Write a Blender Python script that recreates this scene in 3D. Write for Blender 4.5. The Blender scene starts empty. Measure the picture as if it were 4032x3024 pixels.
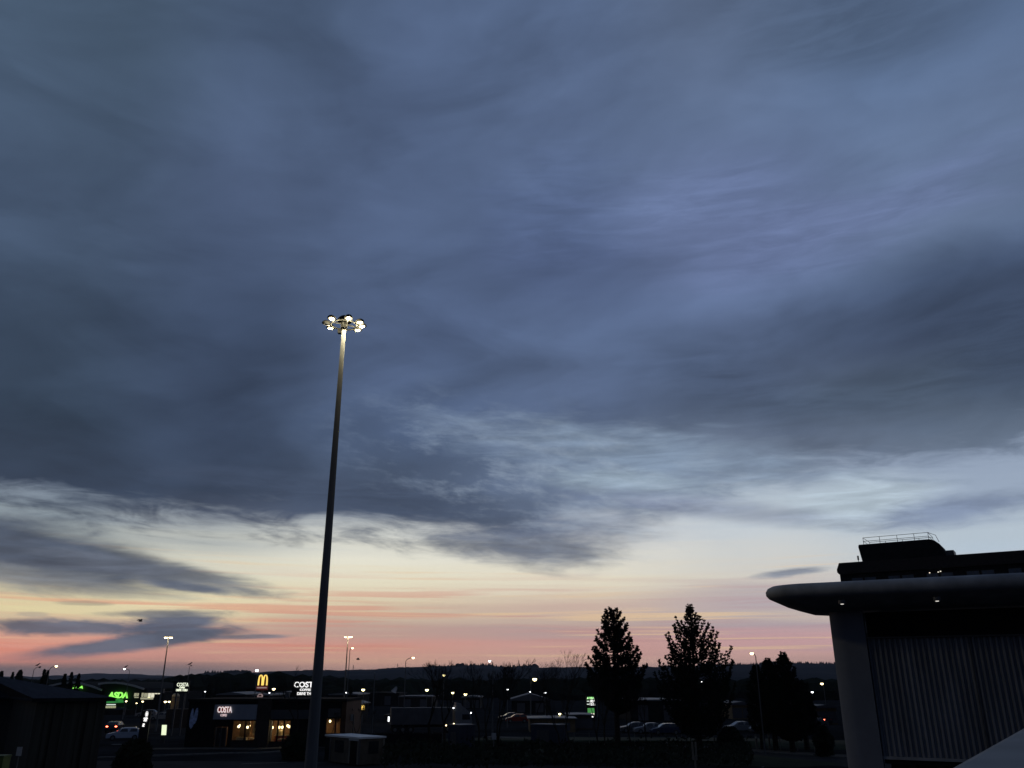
import bpy, math, random
from mathutils import Vector, Matrix
from mathutils import noise as mnoise

# ------------------------------------------------------------------ camera
scene = bpy.context.scene
COL = scene.collection
PITCH = math.radians(19.9)
FW = 0.80                                    # focal length over picture width
CAMZ = 7.0
cam_data = bpy.data.cameras.new('camera')
cam_data.sensor_width = 36.0
cam_data.lens = 36.0 * FW
cam_data.clip_start = 0.05
cam_data.clip_end = 20000.0
cam = bpy.data.objects.new('camera', cam_data)
cam.location = (0, 0, CAMZ)
cam.rotation_euler = (math.radians(90) + PITCH, 0, 0)
COL.objects.link(cam)
scene.camera = cam

CP, SP = math.cos(PITCH), math.sin(PITCH)
F = 4032 * FW
def ray(px, py):
    u = (px - 2016) / F; w = (py - 1512) / F
    return Vector((u, CP + w * SP, SP - w * CP))
def azel(px, py):
    d = ray(px, py).normalized()
    return math.degrees(math.atan2(d.x, d.y)), math.degrees(math.asin(d.z))
def at(px, py, D):                           # point at forward distance D
    d = ray(px, py); d *= D / d.y
    return Vector((d.x, D, CAMZ + d.z))
def gd(py):                                  # forward distance of the ground seen at height py
    d = ray(2016, py)
    return CAMZ * d.y / -d.z

def lin(c):
    r = []
    for v in c[:3]:
        v = v / 255.0
        r.append(v / 12.92 if v <= 0.04045 else ((v + 0.055) / 1.055) ** 2.4)
    return tuple(r) + (1.0,)

# ------------------------------------------------------------------ exposure
scene.view_settings.view_transform = 'Standard'
scene.view_settings.look = 'None'
scene.view_settings.exposure = 0.0
scene.view_settings.gamma = 1.0

# ------------------------------------------------------------------ sky
world = bpy.data.worlds.new('World')
scene.world = world
world.use_nodes = True
NT = world.node_tree
NT.nodes.clear()
LK = NT.links
class S:
    """a socket with arithmetic"""
    def __init__(s, o): s.o = o
    def __add__(s, b): return mth('ADD', s, b)
    def __radd__(s, b): return mth('ADD', s, b)
    def __sub__(s, b): return mth('SUBTRACT', s, b)
    def __rsub__(s, b): return mth('SUBTRACT', b, s)
    def __mul__(s, b): return mth('MULTIPLY', s, b)
    def __rmul__(s, b): return mth('MULTIPLY', s, b)
def put(inp, v):
    if isinstance(v, S): LK.new(v.o, inp)
    else: inp.default_value = v
def mth(op, a, b=None, c=None, clamp=False):
    n = NT.nodes.new('ShaderNodeMath'); n.operation = op; n.use_clamp = clamp
    put(n.inputs[0], a)
    if b is not None: put(n.inputs[1], b)
    if c is not None: put(n.inputs[2], c)
    return S(n.outputs[0])
def xyz(x, y, z):
    n = NT.nodes.new('ShaderNodeCombineXYZ')
    put(n.inputs[0], x); put(n.inputs[1], y); put(n.inputs[2], z)
    return S(n.outputs[0])
def noise_tex(vec, scale, detail=4.0, rough=0.5, distort=0.0):
    n = NT.nodes.new('ShaderNodeTexNoise')
    put(n.inputs['Vector'], vec)
    n.inputs['Scale'].default_value = scale; n.inputs['Detail'].default_value = detail
    n.inputs['Roughness'].default_value = rough; n.inputs['Distortion'].default_value = distort
    return S(n.outputs[0])
def smooth(v, a, b):
    n = NT.nodes.new('ShaderNodeMapRange'); n.interpolation_type = 'SMOOTHSTEP'
    put(n.inputs[0], v); n.inputs[1].default_value = a; n.inputs[2].default_value = b
    return S(n.outputs[0])
def maprange(v, a, b, c, d):
    n = NT.nodes.new('ShaderNodeMapRange')
    put(n.inputs[0], v)
    for i, q in enumerate((a, b, c, d)): n.inputs[1 + i].default_value = q
    return S(n.outputs[0])
def ramp(fac, stops, interp='LINEAR'):
    """stops: (position 0..1, linear rgba)"""
    n = NT.nodes.new('ShaderNodeValToRGB'); cr = n.color_ramp; cr.interpolation = interp
    stops = sorted(stops, key=lambda q: q[0])
    while len(cr.elements) < len(stops): cr.elements.new(0.5)
    for e, (p, c) in zip(cr.elements, stops): e.position = p
    for e, (p, c) in zip(cr.elements, stops): e.position = p; e.color = c
    put(n.inputs[0], fac)
    return S(n.outputs[0])
def mix(f, a, b, mode='MIX'):
    n = NT.nodes.new('ShaderNodeMix'); n.data_type = 'RGBA'; n.blend_type = mode
    put(n.inputs[0], f); put(n.inputs[6], a); put(n.inputs[7], b)
    return S(n.outputs[2])

tc = NT.nodes.new('ShaderNodeTexCoord')
sp = NT.nodes.new('ShaderNodeSeparateXYZ'); LK.new(tc.outputs['Generated'], sp.inputs[0])
dx, dy, dz = S(sp.outputs[0]), S(sp.outputs[1]), S(sp.outputs[2])
AZ = mth('ARCTAN2', dx, dy) * (180 / math.pi)            # degrees, 0 = towards the sunset, + right
EL = mth('ARCSINE', dz) * (180 / math.pi)

def col_ramp(el, px, stops, top=50.0):
    return ramp(maprange(el, -2.0, top, 0.0, 1.0),
                [((azel(px, y)[1] + 2.0) / (top + 2.0), lin(c)) for y, c in stops])
def by_az(el, cols, top=50.0, az=None):
    """cols: list of (px, [(py, rgb)]) from left to right"""
    az = az or AZ
    out = None; prev = None
    for px, stops in cols:
        c = col_ramp(el, px, stops, top); a = azel(px, 2300)[0]
        out = c if out is None else mix(smooth(az, prev, a), out, c)
        prev = a
    return out

# long flat streaks near the horizon, soft rolls above
st1 = noise_tex(xyz(AZ * 0.045, EL * 1.15, 3.1), 1.0, 3.0, 0.55, 0.25)
st2 = noise_tex(xyz(AZ * 0.07 + 7.0, EL * 2.6, 9.7), 1.0, 2.0, 0.5, 0.15)
elw = EL + ((st1 - 0.5) * 2.2 + (st2 - 0.5) * 0.7) * maprange(EL, 0.4, 3.2, 0.12, 1.0)
SKY_CLEAR = [
 (150, [(1900,(108,124,146)),(2010,(138,154,166)),(2100,(150,160,160)),(2200,(170,172,160)),(2300,(196,186,156)),(2360,(222,208,160)),(2410,(230,214,158)),(2450,(214,190,152)),(2500,(224,158,130)),(2560,(230,142,118)),(2596,(222,132,112)),(2616,(176,126,118)),(2632,(134,116,118)),(2700,(120,116,124))]),
 (700, [(1900,(110,124,146)),(2010,(140,152,165)),(2100,(176,182,180)),(2200,(212,212,196)),(2300,(228,220,184)),(2370,(238,224,174)),(2430,(224,206,162)),(2480,(206,162,140)),(2530,(214,146,128)),(2592,(214,144,128)),(2614,(184,134,124)),(2630,(134,120,122)),(2700,(118,116,124))]),
 (1400,[(1900,(96,110,136)),(2030,(150,160,172)),(2100,(212,214,206)),(2200,(232,229,210)),(2300,(232,223,192)),(2370,(222,204,168)),(2430,(204,176,152)),(2480,(196,156,142)),(2540,(216,146,128)),(2600,(216,158,134)),(2640,(196,152,138)),(2700,(120,116,124))]),
 (2300,[(1800,(120,136,160)),(1950,(160,170,182)),(2080,(196,200,206)),(2180,(224,222,212)),(2280,(230,221,196)),(2350,(214,192,170)),(2400,(206,176,160)),(2440,(198,172,158)),(2490,(184,156,154)),(2550,(208,152,142)),(2610,(216,166,148)),(2700,(120,116,124))]),
 (3000,[(1700,(122,140,168)),(1850,(152,168,190)),(1980,(182,196,208)),(2080,(196,206,214)),(2180,(208,210,208)),(2270,(214,208,196)),(2320,(194,182,180)),(2370,(184,170,176)),(2420,(200,182,172)),(2460,(178,160,168)),(2520,(204,154,156)),(2590,(208,160,150)),(2700,(120,116,124))]),
 (3900,[(1650,(128,146,176)),(1800,(142,160,186)),(1950,(150,168,192)),(2080,(178,194,208)),(2160,(178,196,212)),(2300,(200,200,206)),(2420,(196,176,176)),(2560,(204,156,154)),(2700,(120,116,124))]),
]
hs = NT.nodes.new('ShaderNodeHueSaturation'); hs.inputs['Saturation'].default_value = 0.86
put(hs.inputs['Color'], by_az(elw, SKY_CLEAR)); clear = S(hs.outputs[0])
# fine rosy and mauve veils across the bright part
veil = smooth(noise_tex(xyz(AZ * 0.05 + 2.0, EL * 1.9, 1.3), 1.0, 4.0, 0.55, 0.3), 0.50, 0.66)
lowband = mth('MULTIPLY', smooth(EL, 7.6, 4.6), smooth(EL, 0.9, 2.0))
clear = mix(veil * lowband * 0.58, clear, ramp(maprange(AZ, -32, 25, 0, 1),
            [(0, lin((232,138,112))), (0.45, lin((212,142,126))), (1, lin((176,156,168)))]))
streak = smooth(noise_tex(xyz(AZ * 0.06 + 21.0, EL * 3.1, 5.5), 1.0, 3.0, 0.5, 0.3), 0.56, 0.72)
clear = mix(streak * smooth(EL, 9.5, 5.0) * smooth(EL, 0.9, 1.8) * 0.65, clear, lin((232,200,158)))

# the cloud deck, colour by direction, soft rolls on a plane overhead
zc = mth('MAXIMUM', dz, 0.02) + 0.12
pvec = xyz(mth('DIVIDE', dx, zc), mth('DIVIDE', dy, zc), 0.0)
roll1 = noise_tex(pvec, 0.9, 3.0, 0.45, 0.6)
roll2 = noise_tex(pvec, 2.2, 3.0, 0.5, 0.3)
zq = mth('MAXIMUM', dz, 0.02) + 0.05
px_, py_ = mth('DIVIDE', dx, zq), mth('DIVIDE', dy, zq)
roll3 = noise_tex(xyz(px_ * 1.3 + (roll1 - 0.5) * 0.8, py_ * 0.5, 3.0), 1.0, 3.0, 0.5, 0.3)
roll4 = noise_tex(xyz(AZ * 0.055 + EL * 0.02, EL * 0.16 - AZ * 0.01, 15.3), 1.0, 4.0, 0.55, 0.6)
elr = EL + (roll1 - 0.5) * 4.0 + (roll3 - 0.5) * 5.0 + (roll4 - 0.5) * 3.0
SKY_DECK = [
 (0,   [(0,(70,88,110)),(700,(70,87,112)),(1200,(60,76,98)),(1600,(52,68,88)),(1850,(50,64,84)),(1960,(62,75,94)),(2100,(74,86,104)),(2400,(80,90,105))]),
 (800, [(0,(76,94,122)),(700,(76,92,122)),(1300,(66,82,110)),(1700,(60,75,100)),(1900,(56,70,92)),(2060,(74,84,104)),(2200,(96,104,120)),(2400,(100,108,120))]),
 (1600,[(0,(82,100,132)),(700,(86,104,138)),(1300,(80,97,130)),(1650,(72,88,116)),(1900,(74,88,112)),(2050,(74,86,108)),(2150,(84,94,114)),(2300,(104,112,126))]),
 (2300,[(0,(84,102,134)),(700,(92,110,144)),(1000,(84,100,136)),(1300,(88,106,140)),(1600,(84,100,130)),(1800,(100,116,142)),(1950,(104,118,142)),(2100,(98,108,128)),(2300,(110,116,132))]),
 (3000,[(0,(86,102,130)),(400,(94,112,144)),(850,(100,115,152)),(1100,(96,114,150)),(1400,(82,98,128)),(1650,(86,100,124)),(1800,(108,122,146)),(1950,(130,144,166)),(2200,(150,160,176))]),
 (3950,[(0,(86,106,138)),(400,(102,122,156)),(800,(96,114,144)),(1100,(80,98,130)),(1350,(68,82,108)),(1550,(76,90,110)),(1700,(100,114,134)),(1850,(124,140,164)),(2200,(130,144,168))]),
]
deck = by_az(elr, SKY_DECK)
roll5 = noise_tex(xyz(AZ * 0.12 + (roll4 - 0.5) * 2.0, EL * 0.26 - AZ * 0.05, 27.0), 1.0, 4.0, 0.52, 0.2)
shade = 0.95 + (roll1 - 0.5) * 0.35 + (roll2 - 0.5) * 0.22 + (roll3 - 0.5) * 0.5 + (roll4 - 0.5) * 0.85 + (roll5 - 0.5) * maprange(EL, 12, 32, 0.75, 0.34)
vs = NT.nodes.new('ShaderNodeVectorMath'); vs.operation = 'SCALE'
put(vs.inputs[0], deck); put(vs.inputs['Scale'], shade)
hs = NT.nodes.new('ShaderNodeHueSaturation'); hs.inputs['Saturation'].default_value = 0.98; put(hs.inputs['Color'], S(vs.outputs[0]))
deck = S(hs.outputs[0])
# lower edge of the deck
EDGE = [(0,1985),(300,2010),(650,2060),(1000,2085),(1300,2085),(1600,2125),(1850,2150),(2100,2195),(2330,2188),(2500,2110),(2700,2030),(2950,1930),(3250,1870),(3550,1880),(3800,1850),(4032,1790)]
ea = [azel(x, y) for x, y in EDGE]
a0, a1 = -42.0, 42.0
est = [((a - a0) / (a1 - a0), (e / 30.0,) * 3 + (1.0,)) for a, e in ea]
EDGEV = ramp(maprange(AZ, a0, a1, 0, 1), est) * 30.0
wisp = noise_tex(xyz(AZ * 0.16 + EL * 0.22, EL * 0.75, 4.4), 1.0, 6.0, 0.6, 0.7)
wisp2 = noise_tex(xyz(AZ * 0.5 + EL * 0.4, EL * 2.0, 8.4), 1.0, 5.0, 0.6, 0.5)
dd = EL - EDGEV + (wisp - 0.5) * 6.5 + (wisp2 - 0.5) * 2.0
dd = dd * maprange(mth('ABSOLUTE', AZ - 5.0), 2.0, 12.0, 0.5, 1.0)
deck_mask = smooth(dd, -0.9, 2.0)
sky = mix(deck_mask, clear, deck)

# separate clouds and brighter openings: (px, py, half width, half height, tilt, rgb, softness, strength, roughening)
NZ = [noise_tex(xyz(AZ * 0.10 + 5.1, EL * 0.5, 2.2), 1.0, 5.0, 0.6, 0.5),
      noise_tex(xyz(AZ * 0.20 + 31.7, EL * 1.0, 6.1), 1.0, 5.0, 0.64, 0.6),
      noise_tex(xyz(AZ * 0.33 + 12.9, EL * 1.5, 7.7), 1.0, 5.0, 0.66, 0.6)]
NZC = smooth(noise_tex(xyz(AZ * 0.16 + EL * 0.05 + 3.3, EL * 1.1, 18.2), 1.0, 5.0, 0.6, 0.5), 0.3, 0.7)
def blob(base, px, py, hw, hh, tilt, rgb, soft, strength, amp, seed, fx=0.25, fy=1.3):
    a, e = azel(px, py)
    sw = abs(azel(px + hw, py)[0] - azel(px - hw, py)[0]) / 2
    sh = abs(azel(px, py - hh)[1] - azel(px, py + hh)[1]) / 2
    t = math.radians(tilt)
    da, de = AZ - a, EL - e
    nz = NZ[0 if fx < 0.15 else (1 if fx < 0.27 else 2)]
    X = (da * math.cos(t) + de * math.sin(t)) * (1 / sw)
    Y = (de * math.cos(t) - da * math.sin(t)) * (1 / sh)
    r = mth('SQRT', X * X + Y * Y) + (nz - 0.5) * amp
    m = smooth(r, 1.0 + soft, 1.0 - soft) * strength
    c = lin(rgb)
    return mix(m, base, mix(NZC, tuple(v * 0.78 for v in c[:3]) + (1,), tuple(v * 1.24 for v in c[:3]) + (1,)))
BLOBS = [
 # openings in the deck
 (2500,1790,620,95,-8,(132,150,172),0.7,0.75,1.9,3.3,0.22,1.0),
 (2450,1900,260,45,-6,(158,176,192),0.7,0.7,1.6,6.3,0.3,1.4),
 (1950,1720,260,45,-14,(112,128,152),0.8,0.6,1.6,8.8,0.3,1.4),
 (3400,1975,260,90,4,(184,200,212),0.7,0.8,1.3,2.7,0.2,1.0),
 (2350,2040,140,30,-8,(168,176,188),0.7,0.6,1.4,12.1,0.35,1.6),
 (2150,1960,420,120,-12,(138,152,172),0.8,0.0,1.8,3.3,0.3,1.0),
 # dark rolls inside the deck
 (2850,1480,330,120,-25,(72,86,112),0.8,0.55,0.9,1.1,0.1,0.3),
 (3400,1560,380,90,0,(74,88,108),0.8,0.6,0.9,5.1,0.1,0.3),
 (4000,1330,300,190,10,(62,76,100),0.8,0.6,0.9,7.1,0.1,0.3),
 (2180,830,230,260,0,(80,96,132),0.8,0.45,1.6,9.1,0.1,0.2),
 (3300,120,420,180,-10,(76,92,116),0.8,0.5,0.8,4.1,0.1,0.2),
 (3300,900,560,120,8,(110,124,165),0.9,0.5,1.8,14.1,0.1,0.25),
 (2750,800,330,130,0,(108,124,164),0.9,0.5,1.8,16.1,0.1,0.25),
 # dark underside fringe
 (1500,1960,620,60,-4,(66,78,100),0.7,0.65,1.2,17.1,0.2,0.9),
 (2050,2150,330,62,-4,(92,102,122),0.6,0.8,1.3,19.1,0.3,1.3),
 (2800,2000,420,40,-9,(128,138,164),0.7,0.6,1.3,23.1,0.25,1.2),
 (3750,2010,330,48,4,(120,134,160),0.7,0.85,1.6,29.1,0.3,1.4),
 # the slate cloud at the left
 (60,2150,660,100,-7,(70,82,100),0.45,0.97,1.5,31.1,0.12,0.8),
 (640,2258,420,44,-8,(98,107,122),0.5,0.9,1.6,37.1,0.15,1.0),
 (120,2275,620,46,-4,(112,120,130),0.6,0.75,1.6,33.1,0.2,1.0),
 (740,2312,170,17,-6,(92,103,122),0.5,0.9,1.3,41.1,0.3,1.2),
 # low clouds near the horizon
 (250,2470,330,30,1,(98,107,124),0.45,0.95,1.5,43.1,0.3,1.6),
 (700,2462,190,52,6,(88,99,119),0.45,0.96,1.3,47.1,0.3,1.2),
 (640,2416,220,12,2,(118,124,134),0.6,0.8,1.4,49.1,0.3,1.6),
 (540,2528,380,32,8,(92,102,119),0.4,0.96,1.1,53.1,0.2,1.2),
 (720,2500,220,30,4,(90,100,118),0.5,0.9,1.3,57.1,0.3,1.2),
 (1000,2507,140,9,2,(116,120,132),0.5,0.85,1.2,59.1,0.3,1.6),
 (330,2375,110,9,0,(176,166,148),0.4,0.6,1.0,71.1,0.5,2.0),
 (130,2418,60,9,0,(168,160,146),0.4,0.6,1.0,73.1,0.5,2.0),
 (3115,2254,130,14,5,(134,142,158),0.6,0.9,1.6,61.1,0.3,1.6),
]
for b in BLOBS: sky = blob(sky, *b)

# broken lighter cells on the sunlit flank of the deck
cell = smooth(noise_tex(xyz(AZ * 0.30 + 41.0, EL * 0.85 + AZ * 0.10, 12.5), 1.0, 6.0, 0.66, 0.15), 0.44, 0.76)
a_, e_ = azel(2250, 1930)
flank = smooth(mth('SQRT', mth('POWER', (AZ - a_) * (1/15.0), 2.0) + mth('POWER', (EL - e_ - (AZ - a_) * -0.10) * (1/6.0), 2.0)), 1.15, 0.35)
sky = mix(cell * flank * 0.40, sky, lin((168,182,198)))
a_, e_ = azel(1700, 1730)
flank2 = smooth(mth('SQRT', mth('POWER', (AZ - a_) * (1/10.0), 2.0) + mth('POWER', (EL - e_) * (1/4.5), 2.0)), 1.15, 0.3)
sky = mix(cell * flank2 * 0.40, sky, lin((128,146,172)))
# behind and below the camera's view: darker overcast, night side
back = smooth(dy, 0.15, -0.45)
sky = mix(back, sky, ramp(maprange(EL, 0, 60, 0, 1), [(0, lin((46,56,76))), (1, lin((58,70,95)))]))
sky = mix(smooth(EL, -0.2, -2.5), sky, lin((30,32,38)))
# faint daylight of the sun still below the skyline
nish = NT.nodes.new('ShaderNodeTexSky'); nish.sky_type = 'NISHITA'; nish.sun_disc = False
nish.sun_elevation = math.radians(0.3); nish.sun_rotation = math.radians(-35)
bg1 = NT.nodes.new('ShaderNodeBackground'); put(bg1.inputs[0], sky); bg1.inputs[1].default_value = 1.0
bg2 = NT.nodes.new('ShaderNodeBackground'); LK.new(nish.outputs[0], bg2.inputs[0]); bg2.inputs[1].default_value = 0.002
ad = NT.nodes.new('ShaderNodeAddShader'); LK.new(bg1.outputs[0], ad.inputs[0]); LK.new(bg2.outputs[0], ad.inputs[1])
world.cycles.sampling_method = 'MANUAL'; world.cycles.sample_map_resolution = 256
wo = NT.nodes.new('ShaderNodeOutputWorld'); LK.new(ad.outputs[0], wo.inputs[0])

# ------------------------------------------------------------------ helpers
R_ = random.Random(7)
def tag(o, label=None, cat=None, group=None, kind=None):
    if label: o['label'] = label
    if cat: o['category'] = cat
    if group: o['group'] = group
    if kind: o['kind'] = kind
    return o
def empty(name, loc, rz=0.0):
    o = bpy.data.objects.new(name, None); o.empty_display_size = 0.3
    o.location = loc; o.rotation_euler = (0, 0, rz); COL.objects.link(o)
    return o
class MB:
    def __init__(s): s.v = []; s.f = []; s.smooth = False
    def add(s, vs, fs):
        b = len(s.v); s.v += [tuple(q) for q in vs]; s.f += [tuple(i + b for i in f) for f in fs]; return s
    def box(s, x0, x1, y0, y1, z0, z1):
        if x0 > x1: x0, x1 = x1, x0
        if z0 > z1: z0, z1 = z1, z0
        return s.add([(x0,y0,z0),(x1,y0,z0),(x1,y1,z0),(x0,y1,z0),(x0,y0,z1),(x1,y0,z1),(x1,y1,z1),(x0,y1,z1)],
                     [(3,2,1,0),(4,5,6,7),(0,1,5,4),(1,2,6,5),(2,3,7,6),(3,0,4,7)])
    def prism(s, pts, y0, y1):               # outline in x,z pushed along y
        n = len(pts)
        vs = [(x, y0, z) for x, z in pts] + [(x, y1, z) for x, z in pts]
        fs = [tuple(range(n)), tuple(range(2 * n - 1, n - 1, -1))]
        fs += [(i, i + n, (i + 1) % n + n, (i + 1) % n) for i in range(n)]
        return s.add(vs, fs)
    def slab(s, pts, z0, z1):                # outline in x,y pushed along z
        n = len(pts)
        vs = [(x, y, z0) for x, y in pts] + [(x, y, z1) for x, y in pts]
        fs = [tuple(range(n - 1, -1, -1)), tuple(range(n, 2 * n))]
        fs += [(i, (i + 1) % n, (i + 1) % n + n, i + n) for i in range(n)]
        return s.add(vs, fs)
    def tube(s, pts, rad, n=8, caps=True):
        pts = [Vector(p) for p in pts]
        if not isinstance(rad, (list, tuple)): rad = [rad] * len(pts)
        rings = []; up = None
        for i, p in enumerate(pts):
            a = pts[max(i - 1, 0)]; b = pts[min(i + 1, len(pts) - 1)]
            t = (b - a); t = t.normalized() if t.length > 1e-9 else Vector((0, 0, 1))
            if up is None:
                up = Vector((1, 0, 0)) if abs(t.x) < 0.8 else Vector((0, 1, 0))
            u = up - t * up.dot(t)
            u = u.normalized() if u.length > 1e-6 else t.orthogonal().normalized()
            up = u; w = t.cross(u)
            rings.append([p + (u * math.cos(2*math.pi*k/n) + w * math.sin(2*math.pi*k/n)) * rad[i] for k in range(n)])
        vs = [q for r in rings for q in r]; fs = []
        for i in range(len(pts) - 1):
            for k in range(n):
                fs.append((i*n+k, i*n+(k+1) % n, (i+1)*n+(k+1) % n, (i+1)*n+k))
        if caps:
            fs.append(tuple(range(n - 1, -1, -1))); fs.append(tuple((len(pts)-1)*n + k for k in range(n)))
        return s.add(vs, fs)
    def ell(s, c, r, nu=10, nv=6, z0=-1.0, z1=1.0, rot=None):   # ellipsoid, cut between z0 and z1 (unit sphere heights)
        c = Vector(c); vs = []; fs = []
        a0, a1 = math.asin(z0), math.asin(z1)
        for j in range(nv + 1):
            a = a0 + (a1 - a0) * j / nv
            for i in range(nu):
                b = 2 * math.pi * i / nu
                q = Vector((r[0]*math.cos(a)*math.cos(b), r[1]*math.cos(a)*math.sin(b), r[2]*math.sin(a)))
                if rot: q = rot @ q
                vs.append(c + q)
        for j in range(nv):
            for i in range(nu):
                fs.append((j*nu+i, j*nu+(i+1) % nu, (j+1)*nu+(i+1) % nu, (j+1)*nu+i))
        fs.append(tuple(range(nu - 1, -1, -1))); fs.append(tuple(nv*nu + k for k in range(nu)))
        return s.add(vs, fs)
    def build(s, name, m, parent=None, loc=None, smooth=False):
        me = bpy.data.meshes.new(name); me.from_pydata(s.v, [], s.f); me.update()
        me.materials.append(m)
        if smooth:
            for p in me.polygons: p.use_smooth = True
        o = bpy.data.objects.new(name, me); COL.objects.link(o)
        if parent: o.parent = parent
        if loc: o.location = loc
        return o
_m = {}
def mat(name, c, rough=0.75, var=0.3, scale=2.0, metal=0.0, emit=0.0, ecol=None, bump=0.0, stretch=(1,1,1), spec=0.3):
    if name in _m: return _m[name]
    m = bpy.data.materials.new(name); m.use_nodes = True; _m[name] = m
    nt = m.node_tree; b = nt.nodes['Principled BSDF']
    c = tuple(c) if len(c) == 3 else tuple(c[:3])
    b.inputs['Roughness'].default_value = rough; b.inputs['Metallic'].default_value = metal
    b.inputs['Specular IOR Level'].default_value = spec
    if emit > 0:
        b.inputs['Base Color'].default_value = c + (1,)
        b.inputs['Emission Color'].default_value = tuple(ecol or c) + (1,)
        b.inputs['Emission Strength'].default_value = emit
        return m
    t = nt.nodes.new('ShaderNodeTexCoord'); mp = nt.nodes.new('ShaderNodeMapping')
    mp.inputs['Scale'].default_value = stretch
    n = nt.nodes.new('ShaderNodeTexNoise'); n.inputs['Scale'].default_value = scale
    n.inputs['Detail'].default_value = 5; n.inputs['Roughness'].default_value = 0.6
    r = nt.nodes.new('ShaderNodeValToRGB')
    r.color_ramp.elements[0].position = 0.3; r.color_ramp.elements[1].position = 0.7
    r.color_ramp.elements[0].color = tuple(v * (1 - var) for v in c) + (1,)
    r.color_ramp.elements[1].color = tuple(min(1, v * (1 + var)) for v in c) + (1,)
    l = nt.links.new
    l(t.outputs['Object'], mp.inputs[0]); l(mp.outputs[0], n.inputs[0]); l(n.outputs[0], r.inputs[0])
    l(r.outputs[0], b.inputs['Base Color'])
    if bump:
        bp = nt.nodes.new('ShaderNodeBump'); bp.inputs['Strength'].default_value = bump
        l(n.outputs[0], bp.inputs['Height']); l(bp.outputs[0], b.inputs['Normal'])
    return m
def glass_mat():
    m = bpy.data.materials.new('window_glass'); m.use_nodes = True; nt = m.node_tree; nt.nodes.clear()
    t = nt.nodes.new('ShaderNodeBsdfTransparent'); t.inputs[0].default_value = (0.85,0.88,0.88,1)
    g = nt.nodes.new('ShaderNodeBsdfGlossy'); g.inputs['Roughness'].default_value = 0.03
    x = nt.nodes.new('ShaderNodeMixShader'); x.inputs[0].default_value = 0.10
    o = nt.nodes.new('ShaderNodeOutputMaterial')
    nt.links.new(t.outputs[0], x.inputs[1]); nt.links.new(g.outputs[0], x.inputs[2]); nt.links.new(x.outputs[0], o.inputs[0])
    return m
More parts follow.
